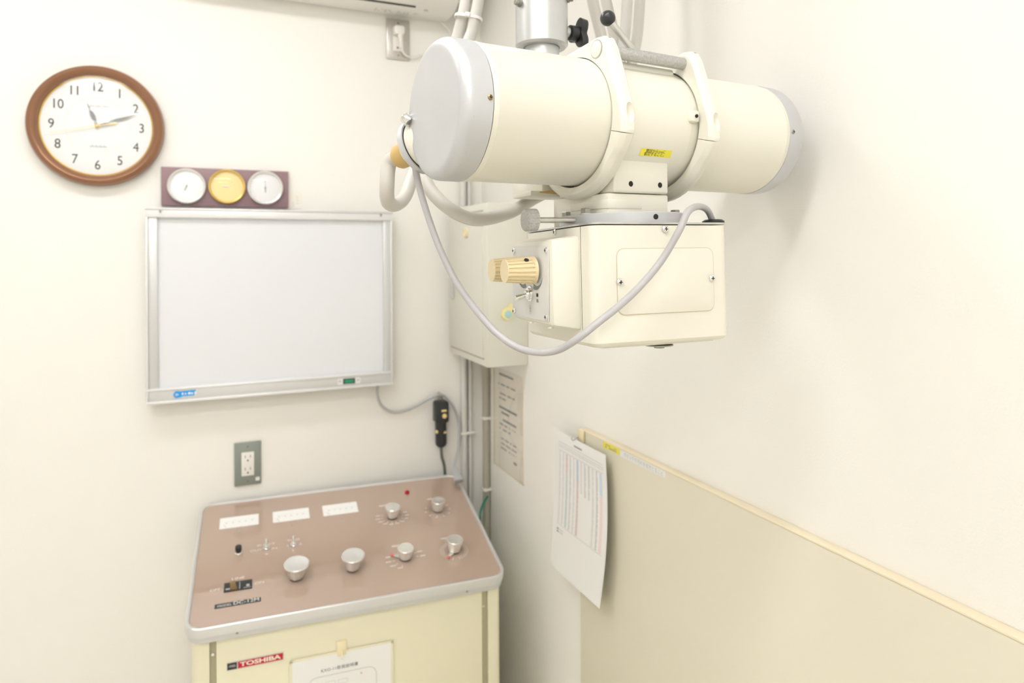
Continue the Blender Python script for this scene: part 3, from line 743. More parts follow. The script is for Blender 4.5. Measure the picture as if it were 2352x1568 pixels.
# --- hook, power cord with plug, hand switch
hk = onY(1007, 906, WB)
ho = thing('wall_hook', 'small metal hook on the back wall holding the hand switch', 'hook', frame(hk, (1, 0, 0), (0, 0, 1), (0, -1, 0)))
obj('hook_plate', G().box((-.004, -.006, 0), (.004, .008, .003)), 'zinc', ho, .001)
obj('hook_wire', G().tube([(0, 0, .002), (0, 0, .020), (0, .001, .030), (0, .006, .034)], .0017, 10), 'zinc', ho)
pc = thing('power_cord', 'grey power cord from the light box draped over the hook', 'power cord')
pts = [onY(868, 884, WB-.03), onY(867, 905, WB-.03), onY(875, 928, WB-.022), (onY(893, 943, WB-.014)), onY(915, 946, WB-.012), onY(950, 935, WB-.012), onY(985, 916, WB-.015), onY(1006, 907, WB-.022), onY(1020, 909, WB-.022), onY(1038, 928, WB-.02), onY(1051, 957, WB-.022), onY(1056, 990, WB-.026), onY(1052, 1030, WB-.035), onY(1045, 1062, WB-.060), onY(1043, 1074, WB-.072)]
obj('cord', G().tube(pts, .0036, 12), 'cord_grey', pc, smooth=60)
a_, b_ = onY(1043, 1071, WB-.072), onY(1057, 1114, WB-.128)
M2 = axf(a_, b_-a_); L = (b_-a_).length
obj('plug_body', G().prism(rrect(.010, .010, .003, 3), 0, L*.25, M2, rrect(.016, .014, .004, 3)).prism(rrect(.016, .014, .004, 3), L*.25, L*.8, M2, rrect(.028, .016, .005, 3)), 'cord_grey', pc, smooth=50)
for k in (-1, 1):
    obj('plug_prong', G().box((k*.0065-.0032, -.0012, L*.8), (k*.0065+.0032, .0012, L*.8+.020), M2), 'chrome', pc)
hm = onY(1014, 970, WB-.03)
hs = thing('hand_switch', 'black exposure hand switch with two cream buttons hanging on the hook', 'switch', frame((hm.x, WB, hm.z), (1, 0, 0), (0, 0, 1), (0, -1, 0)))
def hp(x, y, c_=.03): return onfr(x, y, hs.matrix_basis, 2, c_)
a_, b_, c_ = hp(1014, 923), hp(1014, 968), hp(1015, 1027)
obj('switch_head', G().prism(rrect(.043, a_.y-b_.y+.006, .009, 5, a_.x, (a_.y+b_.y)/2), .006, .040), 'black_plastic', hs, .003)
obj('switch_grip', G().lathe([(.010, 0), (.0155, .005), (.0178, .012), (.0178, (b_-c_).length)], axf((c_.x, c_.y, .023), b_-c_), 28), 'black_plastic', hs)
obj('hang_loop', G().tube([(a_.x-.006, a_.y-.002, .022), (a_.x-.0065, a_.y+.009, .024), (a_.x, a_.y+.0155, .026), (a_.x+.0045, a_.y+.009, .024), (a_.x+.004, a_.y-.002, .022)], .0022, 10), 'zinc_dark', hs)
q = hp(1021, 955, .04); obj('push_button', G().lathe([(.0072, 0), (.0072, .003), (.005, .005), (.001, .0055)], Matrix.Translation((q.x, q.y, .040)), 20), 'button_cream', hs)
q = hp(1001, 991, .028); obj('push_button', G().lathe([(.0055, 0), (.0055, .004), (.004, .0055), (.001, .006)], axf((q.x+.004, q.y, .030), (-.8, 0, .6)), 20), 'button_cream', hs)
for px in ((1020, 943, .0402), (1020, 993, .0398)):
    q = hp(px[0], px[1], px[2]); obj('switch_label', G().box((q.x-.008, q.y-.003, px[2]-.001), (q.x+.008, q.y+.003, px[2]+.0004)), 'button_cream', hs)
obj('switch_cord', G().tube([(c_.x, c_.y+.004, .023), (c_.x+.002, c_.y-.03, .023), hp(1021, 1075, .02), hp(1023, 1130, .016), hp(1024, 1200, .014)], .0045, 12), 'cord_dark', hs, smooth=60)

# --- outlets
def plate(name, label, corners, mt, yoff=.007):
    (x0, y0), (x1, y1), (x2, y2), (x3, y3) = corners; P = [onY(*c, WB-yoff) for c in corners]
    X0, X1 = (P[0].x+P[3].x)/2, (P[1].x+P[2].x)/2; Z1, Z0 = (P[0].z+P[1].z)/2, (P[2].z+P[3].z)/2
    M = frame(((X0+X1)/2, WB, (Z0+Z1)/2), (1, 0, 0), (0, 0, 1), (0, -1, 0)); t = thing(name, label, 'outlet', M)
    w_, h_ = X1-X0, Z1-Z0
    obj('cover_plate', G().box((-w_/2, -h_/2, .0005), (w_/2, h_/2, yoff)), mt, t, .0025)
    for s in (-1, 1):
        screw('plate_screw', (0, s*h_*.40, yoff), (0, 0, 1), .0028, 'brass_dark', t)
    return t, w_, h_
ot, ow, oh = plate('wall_outlet', 'grey-plated double power outlet above the console', [(538, 1017), (600, 1013), (600, 1111), (538, 1118)], 'plate_grey')
ins = obj('socket_insert', G().box((-.0165, -.033, .006), (.0165, .033, .0095)), 'white_plastic', ot, .0015)
for zc_ in (.016, -.018):
    for k in (-1, 1): obj('socket_slot', G().box((k*.0068-.0012, zc_+.001, .0093), (k*.0068+.0012, zc_+.0085, .0097)), 'ink_grey', ins)
    obj('earth_hole', G().cyl((0, zc_-.006, .0093), (0, zc_-.006, .0098), .0024, 12), 'dark_hole', ins)
obj('plate_sticker', G().box((.020, -.050, .007), (.031, -.040, .0073)), 'aluminium_bright', ot)
ut, uw, uh = plate('wall_outlet', 'stainless steel outlet plate with a white plug under the air conditioner', [(888, 41), (941, 47), (941, 139), (888, 134)], 'plate_steel')
ins = obj('socket_insert', G().box((-.0165, -.036, .006), (.0165, .036, .0085)), 'white_plastic', ut, .001)
obj('earth_hole', G().cyl((-.002, -.026, .0083), (-.002, -.026, .0088), .0028, 12), 'dark_hole', ins)
uf = ut.matrix_basis
def up_(x, y, c_=.02): return onfr(x, y, uf, 2, c_)
ac_cord = thing('power_cord', 'white plug and cord of the air conditioner in the steel outlet', 'power cord', uf)
q = up_(918, 68, .03)
obj('plug_body', G().prism(rrect(.034, .028, .007, 4, q.x, q.y), .0085, .032, I4, rrect(.031, .025, .007, 4, q.x, q.y)), 'white_plastic', ac_cord, .002)
pa = [up_(919, 74, .024), up_(920, 88, .025), up_(921, 102, .024), up_(925, 118, .020), up_(936, 130, .014), up_(955, 131, .010), up_(980, 122, .010), up_(1010, 108, .010), up_(1030, 95, .010), up_(1036, 80, .012), up_(1028, 65, .02), up_(1014, 50, .03)]
obj('plug_neck', G().lathe([(.0085, 0), (.006, .03), (.0042, .048)], axf(pa[0], pa[2]-pa[0]), 16), 'white_plastic', ac_cord)
obj('cord', G().tube(pa[1:], .0030, 10), 'white_plastic', ac_cord, smooth=60)

# --- air conditioner
AX0, AX1 = -.13, .672
am = frame((0, WB, 0), (1, 0, 0), (0, -1, 0), (0, 0, 1))     # x right, y out, z up
ac = thing('air_conditioner', 'cream wall-mounted air conditioner high on the back wall', 'air conditioner', Matrix.Translation((AX0, WB, 2.317)))
prof = [(0, .0), (-.05, -.003), (-.09, -.001), (-.125, .010), (-.155, .028), (-.18, .055), (-.195, .09), (-.198, .15), (-.195, .21), (-.18, .228), (0, .233)]
g = G(); XL = AX1-AX0
g.prism([(y, z) for y, z in prof], 0, XL, frame((0, 0, 0), (0, 1, 0), (0, 0, 1), (1, 0, 0)))
obj('casing', g, 'white_plastic', ac, .012, 3)
sx1 = onY(957, 12, WB-.115).x-AX0
g = G().prism([(-.098, -.0012), (-.104, .0008), (-.103, .0035), (-.097, .0015)], .08, sx1, frame((0, 0, 0), (0, 1, 0), (0, 0, 1), (1, 0, 0)))
obj('outlet_slot', G().box((.08, -.106, -.0005), (sx1, -.100, .004)), 'dark_hole', ac)
g = G().prism([(-.107, .0025), (-.126, .0088), (-.156, .0265), (-.172, .042), (-.175, .046), (-.150, .034), (-.120, .018)], .08, sx1, frame((0, 0, 0), (0, 1, 0), (0, 0, 1), (1, 0, 0)))
obj('louvre', g, 'white_plastic', ac)
g = G()
for r_ in range(2):
    for i in range(14):
        x = sx1-.11+i*.0095+rnd.random()*.002
        if rnd.random() < .8: g.box((x, -.048-r_*.012, -.0040), (x+.003+rnd.random()*.005, -.045-r_*.012, -.0030))
g.box((sx1+.028, -.095, -.004), (sx1+.040, -.093, -.0005))
obj('rating_print', g, 'ink_soft', ac, smooth=0)
g = G()
for (x0, y0, x1, y1) in ((.02, -.150, .048, -.149), (.02, -.120, .048, -.119), (.02, -.150, .021, -.12), (.047, -.150, .048, -.12)):
    pass

# ================================================================== corner: conduits, breaker box, notice
def conduit(name, x, y, r, z0, z1, mt, label):
    t = thing(name, label, 'conduit', Matrix.Translation((x, y, 0)), 'conduits in the corner')
    obj('pipe', G().cyl((0, 0, z0), (0, 0, z1), r, 20), mt, t)
    return t
pA_ = onY(1065.5, 950, WB-.012); t1 = conduit('conduit_pipe', pA_.x, WB-.0125, .0105, 0, ZC, 'pvc_grey', 'thick light grey conduit on the back wall behind the power cord')
pB_ = onY(1080, 950, WB-.009); t2 = conduit('conduit_pipe', pB_.x, WB-.009, .0075, 0, ZC, 'pvc_grey', 'thin grey conduit on the back wall beside the thick one')
zs = onY(1070, 995, WB-.02).z
cl = tag(obj('pipe_clip', G().box((pA_.x-.016, WB-.026, zs-.004), (pB_.x+.012, WB, zs+.004)), 'white_plastic', None, .001), 'white clip band holding the two back wall conduits', 'clip')
pC_ = onX(1117, 1000, WR-.012); t3 = conduit('conduit_pipe', WR-.0125, pC_.y, .0115, 0, 1.30, 'pvc_dark', 'olive grey conduit on the right wall below the breaker box')
for y_ in (963, 1127):
    z_ = onX(1117, y_, WR-.02).z
    tag(obj('pipe_clip', G().box((WR-.026, pC_.y-.014, z_-.004), (WR, pC_.y+.014, z_+.004)), 'white_plastic', None, .001), 'white clip band on the olive conduit, ' + ('upper one near the breaker box' if y_ < 1000 else 'lower one near the console'), 'clip')
a_ = onX(1111, 1155, WR-.03); b_ = onX(1103, 1185, WR-.05)
tag(obj('earth_wire', G().tube([a_+Vector((.014, 0, .02)), a_, b_, b_+Vector((-.004, 0, -.10)), b_+Vector((.0, 0, -.4))], .0035, 10), 'wire_green', smooth=60), 'green earth wire beside the olive conduit', 'wire')

# breaker box on the right wall
fr_ = onX(1213, 700, WR); BYf = fr_.y
fx = onY(1119.5, 660, BYf).x; BYb = onX(1031.5, 640, fx).y
bz1 = (onY(1118, 467, BYf).z + onX(1030, 478, fx).z)/2; bz0 = (onY(1122, 848, BYf).z + onX(1033, 805, fx).z)/2
BYb = min(BYb, WB-.003)
bx = thing('breaker_box', 'cream steel breaker box with a door, mounted on the right wall in the corner', 'cabinet', Matrix.Translation((WR, BYf, bz0)))
bd_, bwd, bh_ = WR-fx, BYb-BYf, bz1-bz0
obj('cabinet_body', G().box((-bd_, 0, 0), (-.0005, bwd, bh_)), 'box_cream', bx, .002)
d_ = obj('cabinet_door', G().box((-bd_-.004, .030, .022), (-bd_+.001, bwd-.018, bh_-.024)), 'box_cream', bx, .0015)
obj('door_gap', G().box((-bd_-.0006, .026, .0175), (-bd_+.001, bwd-.016, .0225)), 'pvc_dark', d_)
obj('door_gap', G().box((-bd_-.0006, .028, bh_-.0245), (-bd_+.001, bwd*.45, bh_-.019)), 'pvc_dark', d_)
q = onX(1039, 655, fx-.006)-Vector((WR, BYf, bz0))
obj('door_latch', G().prism(rrect(.016, .085, .007, 4, q.y, q.z), 0, .006, frame((-bd_-.004, 0, 0), (0, 1, 0), (0, 0, 1), (-1, 0, 0))), 'aluminium', d_, .0015)
q = onX(1069, 534, fx-.008)-Vector((WR, BYf, bz0))
obj('seal_ring', G().lathe([(.014, 0), (.014, .005), (.012, .008), (.008, .008), (.007, .005), (.001, .005)], axf((-bd_-.004, q.y, q.z), (-1, 0, 0)), 24), 'hook_cream', d_)
q = onY(1165, 721, BYf-.004); q2_ = onY(1174, 704, BYf-.004)
tg = thing('round_tag', 'yellow round tag with a pale blue centre on the breaker box side', 'tag', frame((q.x, BYf, q.z), (1, 0, 0), (0, 0, 1), (0, -1, 0)))
obj('tag_body', G().lathe([(.0165, .0005), (.0165, .005), (.014, .0065), (.001, .0065)], I4, 28).box((-.004, .010, .0005), (.018, .030, .005), Matrix.Rotation(rad(-25), 4, 'Z')), 'tag_yellow', tg, smooth=40)
obj('tag_centre', G().lathe([(.0105, .0062), (.0105, .0075), (.001, .008)], Matrix.Translation((.002, -.001, 0)), 24), 'tag_blue', tg)

# notice on the right wall
RF = lambda Y, Z, off=0: frame((WR-off, Y, Z), (0, -1, 0), (0, 0, 1), (-1, 0, 0))     # a to the right in view (-Y), b up, c out
na, nb_ = onX(1135, 1065, WR), onX(1203, 1112, WR); nz0 = (na.z+nb_.z)/2
nw = na.y-nb_.y; nh = .297
nt_ = thing('wall_notice', 'aged paper notice with black typed lines in a clear sleeve below the breaker box', 'notice', RF(na.y, nz0, 0))
obj('paper', G().box((.006, .008, .0004), (nw-.006, nh, .0010)), 'paper_aged', nt_)
obj('clear_sleeve', G().quad((0, 0, .0020), (nw, 0, .0020), (nw, nh+.004, .0020), (0, nh+.004, .0020)), 'acrylic', nt_)
for (x0, z0, x1, z1) in ((0, 0, nw, .004), (0, 0, .004, nh), (nw-.004, 0, nw, nh)):
    obj('sleeve_edge', G().box((x0, z0, .0003), (x1, z1, .0018)), 'tag_yellow' if False else 'board_edge', nt_)
g = G(); rr2 = random.Random(11)
def nline(px0, px1, bold):
    a, b = onX(*px0, WR), onX(*px1, WR); u0, u1 = na.y-a.y, na.y-b.y; v = (a.z+b.z)/2-nz0
    u = u0
    while u < u1:
        w_ = .0045+rr2.random()*.004
        if bold or rr2.random() < .72: g.box((u, v-.0026*(1.25 if bold else .8), .0015), (min(u+w_, u1), v+.0026*(1.25 if bold else .8), .00165))
        u += w_+.0012
for a, b, bo in (((1148, 857), (1180, 871), 1), ((1146, 880), (1185, 896), 0), ((1147, 901), (1187, 919), 0), ((1148, 912), (1163, 919), 0), ((1148, 933), (1188, 953), 1), ((1153, 946), (1170, 955), 1), ((1156, 964), (1187, 981), 1), ((1149, 971), (1187, 993), 0), ((1149, 981), (1173, 997), 0), ((1148, 1002), (1188, 1028), 0), ((1150, 1014), (1188, 1040), 0), ((1149, 1024), (1187, 1050), 0), ((1181, 1063), (1188, 1068), 1)):
    nline(a, b, bo)
obj('typed_text', g, 'ink_grey', nt_, smooth=0)['kind'] = 'stuff'

# ================================================================== board on the right wall
BT = .018; bX = WR-BT
bYe = onX(1333, 1450, bX).y; bZ = (onX(1341, 983, bX).z+onX(2352, 1476, bX).z+onX(1640, 1135, bX).z)/3
bo = thing('wall_board', 'beige protective board covering the lower part of the right wall', 'board', Matrix.Translation((WR, bYe, 0)))
obj('board_panel', G().box((-BT, -(bYe-WF), .002), (-.0005, 0, bZ-.003)), 'board_beige', bo, .0015)
obj('board_cap', G().box((-BT-.001, -(bYe-WF), bZ-.003), (-.0005, .0008, bZ)), 'board_edge', bo, .0008)
def bpt(x, y, off): p_ = onX(x, y, bX-off); return p_-Vector((WR, bYe, 0))
def bslab(name, px, mt, off=.0005):
    P = [bpt(*c, off) for c in px]; dz = Vector((off, 0, 0))
    g = G().add([*P, *[p_+dz for p_ in P]], [(0, 1, 2, 3), (7, 6, 5, 4), (0, 4, 5, 1), (1, 5, 6, 2), (2, 6, 7, 3), (3, 7, 4, 0)])
    return obj(name, g, mt, bo, smooth=0), P
o_, P = bslab('yellow_label', [(1385, 1012), (1423, 1031), (1423, 1045), (1385, 1027)], 'label_yellow')
g = G(); U, V = P[1]-P[0], P[3]-P[0]
for r_, (v0, v1) in enumerate(((.24, .40), (.50, .82))):
    for i in range(9):
        if rr2.random() < .85:
            u0 = .16+i*.075; a = P[0]+U*u0+V*v0; g.add([a+Vector((-.0002, 0, 0)), a+U*.055+Vector((-.0002, 0, 0)), a+U*.055+V*(v1-v0)+Vector((-.0002, 0, 0)), a+V*(v1-v0)+Vector((-.0002, 0, 0))], [(0, 1, 2, 3)])
obj('label_print', g, 'pvc_dark', o_, smooth=0)
o_, P = bslab('white_label', [(1424, 1031.5), (1528, 1083), (1528, 1098), (1424, 1047)], 'paper_white')
U, V = P[1]-P[0], P[0]-P[3]
cM = frame(P[3]+U*.53+V*.5+Vector((-.0003, 0, 0)), U.normalized(), V.normalized(), (-1, 0, 0))
text('label_text', 'カセッテの汚れを拭きとること', V.length*.72, cM, 'ink_soft', o_, fit=U.length*.86)
# hook at the board's end
q = onX(1333, 1000, bX-.006)
hkk = thing('adhesive_hook', 'cream adhesive hook at the top corner of the beige board', 'hook', Matrix.Translation((bX, q.y, q.z)))
obj('hook_base', G().box((-.007, -.012, -.014), (-.0002, .014, .014)), 'hook_cream', hkk, .002)
obj('hook_pin', G().tube([(-.006, .008, -.004), (-.014, .010, -.010), (-.020, .012, -.012), (-.022, .013, -.006)], .0010, 8), 'zinc_dark', hkk)
# chart paper hanging on it
cp = thing('exposure_chart', 'curling white exposure table sheet hanging from the hook beside the beige board', 'paper', Matrix.Translation((bX, q.y, q.z)))
org = Vector((bX, q.y, q.z))
CT = [(1276, 984), (1391, 1045), (1377, 1398), (1264, 1296)]
XT = [.758, .754, .742, .752]
C4 = [onX(*CT[i], XT[i]) for i in range(4)]
def chart(u, v, lift=0):
    p_ = C4[0]*(1-u)*(1-v)+C4[1]*u*(1-v)+C4[2]*u*v+C4[3]*(1-u)*v
    bow = math.sin(PI*v); p_ = p_ + Vector((-.002*bow*(1-u) - lift, -.0175*bow*(.62+.38*u), 0))
    return p_-org
N1, N2 = 8, 24
vs = [chart(i/N1, j/N2) for i in range(N1+1) for j in range(N2+1)] + [chart(i/N1, j/N2, -.0004) for i in range(N1+1) for j in range(N2+1)]
o1 = (N1+1)*(N2+1)
fs = []
for i in range(N1):
    for j in range(N2):
        a = i*(N2+1)+j; fs += [(a, a+N2+1, a+N2+2, a+1), (o1+a, o1+a+1, o1+a+N2+2, o1+a+N2+1)]
sh = obj('paper_sheet', G().add(vs, fs), 'paper_white', cp, smooth=60)
def cq(g, u0, v0, u1, v1, lift=.0004, ns=1):
    for k in range(ns):
        a, b = v0+(v1-v0)*k/ns, v0+(v1-v0)*(k+1)/ns
        g.add([chart(u0, a, lift), chart(u1, a, lift), chart(u1, b, lift), chart(u0, b, lift)], [(0, 1, 2, 3)])
gl, gk = G(), G(); tint = {}
T0, T1 = .065, .655
cq(gk, .40, .045, .56, .056)
for v in (.072, .090, .104, .128, T1): cq(gl, .08, v, .94, v+.0026)
for i in range(13): cq(gl, .08+.86*i/12, .072, .0815+.86*i/12, .128, ns=3)
for i in range(12):
    u = .08+.86*i/12; dens = i in (3, 5, 7, 8, 10, 2)
    for r_ in range(44):
        v = .135+.0117*r_
        if i in (6, 7, 8) and r_ > 17 + (0 if i == 6 else 1): continue
        colr = None
        if i in (5, 11, 2): colr = tint.setdefault((i, ('print_blue' if r_ < 12 else 'print_pink') if i != 2 else ('print_pink' if r_ < 12 else 'print_teal')), G())
        if colr is not None: cq(colr, u+.008, v, u+.052, v+.0117, .0003)
        w_ = .03 if rr2.random() < .7 else .022
        if colr is None or i != 11: cq(gl if not dens else gk, u+.016, v+.003, u+.016+w_, v+.0072)
for v in (.685, .705): cq(gk, .09, v, .13, v+.012); cq(gl, .14, v+.003, .22, v+.008)
for nm_, g_, k_ in (('chart_lines', gl, 'ink_soft'), ('chart_figures', gk, 'ink_grey')): obj(nm_, g_, k_, sh, smooth=0)['kind'] = 'stuff'
for (i, k_), g_ in tint.items(): obj('tint_column', g_, k_, sh, smooth=0)

# ================================================================== control console
CW, CD, CZ, CT_ = .722, .4704, .8617, .2431
CM = Matrix.Translation((.3111, 1.7908, 0)) @ Matrix.Rotation(-.0583, 4, 'Z')
con = thing('control_console', 'cream x-ray control console with sloping brown glass panel and aluminium rim', 'control console', CM)
TMx = Matrix.Translation((0, 0, CZ)) @ Matrix.Rotation(CT_, 4, 'X')       # tray frame inside the console
CTM = CM @ TMx
def tp(x, y, h_=0.): return onfr(x, y, CTM, 2, h_)
def tpart(name, g, mt, parent=None, bevel=0, smooth=35): return obj(name, g, mt, parent or tray, bevel, 2, smooth, None)
def rimring(w0, d0, r0_, w1, d1, r1_, n_=8):
    return rrect(w0, d0, r0_, n_), rrect(w1, d1, r1_, n_)
# aluminium rim: outer skirt + rounded lip
vs = []; fs = []; n_ = 9; seq = [(.0, -.0215, 0), (.0, -.004, 0), (.0015, -.0008, 0), (.004, .0004, 0), (.0075, -.0004, 0), (.0095, -.0035, 0), (.0095, -.0215, 0)]
for ins, z, _ in seq:
    for (x, y) in rrect(CW-2*ins, CD-2*ins, .036-ins*.9, n_): vs.append((x, y, z))
m2 = 4*(n_+1)
for j in range(len(seq)):
    jj = (j+1) % len(seq)
    for i in range(m2): fs.append((j*m2+i, j*m2+(i+1) % m2, jj*m2+(i+1) % m2, jj*m2+i))
tray = obj('panel_rim', G().add(vs, fs), 'rim_metal', con, M=TMx)
tpart('rim_skirt', G().prism(rrect(CW-.006, CD-.006, .034, 9), -.037, -.0212), 'aluminium')
GZ = -.0035
tpart('glass_panel', G().prism(rrect(CW-.0180, CD-.0180, .028, 9), -.012, GZ), 'panel_brown')
for px in ((545, 1451), (1073, 1358)):
    q = onfr(*px, CTM, 1, -CD/2+.003); tpart('rim_screw', G().lathe([(.003, 0), (.002, .001), (.0005, .001)], axf((q.x, -CD/2+.003, min(q.z, -.026)), (0, -1, 0)), 12), 'zinc_dark')
# meters
for cs in (((505.4, 1191), (594, 1179.7), (594, 1204.6), (503.7, 1214.8)), ((626, 1175.6), (709.5, 1166), (711, 1190), (627, 1200)), ((739.5, 1161.4), (819, 1152.5), (823, 1175.6), (743.5, 1185))):
    P = [tp(*c_, GZ) for c_ in cs]; x0, x1 = (P[0].x+P[3].x)/2, (P[1].x+P[2].x)/2; y1, y0 = (P[0].y+P[1].y)/2, (P[2].y+P[3].y)/2
    mtr = tpart('meter', G().prism(rrect(x1-x0, y1-y0, .002, 3, (x0+x1)/2, (y0+y1)/2), GZ-.002, GZ+.0006), 'meter_face')
    g = G(); cx_ = (x0+x1)/2
    for i in range(17):
        t_ = (i/16-.5)*2; xx = cx_+t_*(x1-x0)*.36; yy = y0+(y1-y0)*(.62-.10*t_*t_); L = .004 if i % 4 else .006
        g.box((xx-.0004, yy, GZ+.0006), (xx+.0004, yy+L, GZ+.0008))
    for i in range(5):
        xx = cx_+(i/4-.5)*(x1-x0)*.66; g.box((xx-.0020, y0+(y1-y0)*.42, GZ+.0006), (xx+.0025, y0+(y1-y0)*.52, GZ+.0008))
    obj('meter_scale', g, 'plate_light', tray, smooth=0)
    g = G().add([(x0+.016, y0+.002, GZ+.0009), (x0+.0168, y0+.002, GZ+.0009), (x0+.0108, y0+.016, GZ+.0009), (x0+.0102, y0+.016, GZ+.0009)], [(0, 1, 2, 3)])
    obj('meter_needle', g, 'ink', tray, smooth=0)
for px in ((549, 1220), (671, 1205), (786, 1190)):
    q = tp(*px, GZ); tpart('meter_screw', G().lathe([(.0028, 0), (.0022, .001), (.0004, .001)], Matrix.Translation((q.x, q.y, GZ)), 12), 'pvc_dark')
# push button and toggle switches
q = tp(548, 1272, GZ); Mq = Matrix.Translation((q.x, q.y, GZ))
tpart('button_collar', G().lathe([(.0085, 0), (.0085, .004), (.0065, .006), (.0065, .007)], Mq, 20), 'chrome')
tpart('black_button', G().lathe([(.0058, .006), (.0058, .0105), (.0075, .011), (.0075, .0215), (.0065, .0225), (.001, .0225)], Mq, 20), 'black_plastic')
for b_, t_ in (((612, 1259), (610, 1243)), ((674.5, 1251.5), (672, 1234))):
    q = tp(*b_, GZ); Mq = Matrix.Translation((q.x, q.y, GZ))
    tpart('toggle_collar', G().lathe([(.0085, 0), (.0085, .003), (.006, .0035), (.006, .007), (.004, .0075)], Mq, 20), 'chrome')
    tpart('toggle_lever', G().lathe([(.0020, 0), (.0034, .015), (.0034, .0175), (.002, .019)], axf((q.x, q.y, GZ+.005), (0, .45, .9)), 14), 'chrome')
def ptext(s, px, size, mt='panel_print', sx=1.25):
    q = tp(*px, GZ); return text('panel_lettering', s, size, Matrix.Translation((q.x, q.y, GZ+.0004)), mt, tray, sx=sx)
ptext('BUCKY', (611, 1250.5), .0105); ptext('OUT', (588, 1264), .0105); ptext('IN', (630.5, 1259), .0105)
ptext('TUBE', (674, 1240), .0105); ptext('1', (661, 1253), .0105); ptext('2', (690, 1249), .0105)
ptext('LINE', (547, 1328), .0115); ptext('OFF', (494, 1355), .0105); ptext('ON', (596, 1338), .0105)
# line breaker
P = [tp(*c_, GZ) for c_ in ((514, 1339.6), (579, 1331), (580, 1351), (514.6, 1361))]; x0, x1 = (P[0].x+P[3].x)/2, (P[1].x+P[2].x)/2; y1, y0 = (P[0].y+P[1].y)/2, (P[2].y+P[3].y)/2
bk = tpart('line_breaker', G().box((x0, y0, GZ-.002), (x1, y1, GZ+.0018)), 'black_plastic', bevel=.0008)
tpart('breaker_lever', G().prism([(x0+.013, y0+.002), (x0+.030, y0+.002), (x0+.028, y0+.014), (x0+.016, y0+.014)], GZ+.0018, GZ+.019, I4, [(x0+.013, y0+.006), (x0+.024, y0+.006), (x0+.023, y0+.013), (x0+.015, y0+.013)]), 'brass_dark', bevel=.001)
g = G(); g.box((x0+.004, y0+.006, GZ+.0018), (x0+.013, y0+.011, GZ+.002)); g.box((x0+.033, y0+.004, GZ+.0018), (x0+.0345, y1-.004, GZ+.002)); g.box((x0+.042, y0+.004, GZ+.0018), (x1-.003, y0+.0055, GZ+.002)); g.box((x0+.048, y0+.008, GZ+.0018), (x1-.006, y0+.015, GZ+.002))
tpart('breaker_print', g, 'ink_soft', smooth=0)
# model plate
P = [tp(*c_, GZ) for c_ in ((492.5, 1389), (599, 1372), (599.6, 1381), (493.5, 1397.8))]; x0, x1 = (P[0].x+P[3].x)/2, (P[1].x+P[2].x)/2; y1, y0 = (P[0].y+P[1].y)/2, (P[2].y+P[3].y)/2
tpart('model_plate', G().box((x0, y0, GZ), (x1, y1, GZ+.0012)), 'slate_badge')
text('panel_lettering', 'MODEL', (y1-y0)*.72, Matrix.Translation((x0+(x1-x0)*.21, (y0+y1)/2-.0015, GZ+.0014)), 'badge_text', tray, fit=(x1-x0)*.30)
text('panel_lettering', 'DC-12M', (y1-y0)*1.12, Matrix.Translation((x0+(x1-x0)*.68, (y0+y1)/2, GZ+.0014)), 'badge_text', tray, fit=(x1-x0)*.55)
# rotary knobs
def knob(base, rt, rb, hgt, pointer=None):
    q = tp(*base, GZ); Mq = Matrix.Translation((q.x, q.y, GZ))
    vs = []; fs = []; seg = 96
    hs_ = [(rb*.95, .004, 0), (rb, .0055, 1), (rt*.985, hgt-.004, 1), (rt, hgt-.003, 0), (rt, hgt-.0012, 0), (rt-.0012, hgt, 0), (rt*.82, hgt-.0002, 0), (rt*.3, hgt-.0012, 0)]
    for r_, h_, fl in hs_:
        for i in range(seg):
            a = 2*PI*i/seg; rr = r_-(.0007 if fl and i % 4 in (1, 2) else 0); vs.append((rr*math.cos(a), rr*math.sin(a), h_))
    for j in range(len(hs_)-1):
        for i in range(seg): fs.append((j*seg+i, j*seg+(i+1) % seg, (j+1)*seg+(i+1) % seg, (j+1)*seg+i))
    fs += [tuple(range(seg))[::-1], tuple(range((len(hs_)-1)*seg, len(hs_)*seg))]
    k = tpart('rotary_knob', G().add(vs, fs, Mq), 'knob_silver', smooth=25)
    tpart('knob_foot', G().lathe([(rb*.90, 0), (rb*.90, .0045)], Mq, 28), 'black_plastic')
    if pointer:
        p_ = tp(*pointer, GZ); v = Vector((p_.x-q.x, p_.y-q.y, 0)); L = v.length; d = v/L; n2 = Vector((-d.y, d.x, 0))
        tpart('knob_pointer', G().prism([tuple((d*rb*.5-n2*.006).xy), tuple((d*L-n2*.003).xy), tuple((d*L+n2*.003).xy), tuple((d*rb*.5+n2*.006).xy)], .003, .005, Mq), 'knob_skirt')
        tpart('pointer_tip', G().prism([tuple((d*(L-.003)-n2*.0034).xy), tuple((d*(L+.004)-n2*.0034).xy), tuple((d*(L+.004)+n2*.0034).xy), tuple((d*(L-.003)+n2*.0034).xy)], .004, .0058, Mq), 'print_red' if 'print_red' in M_ else 'red_lamp')
    return q
mk('print_red', (.80, .17, .12), rough=.4)
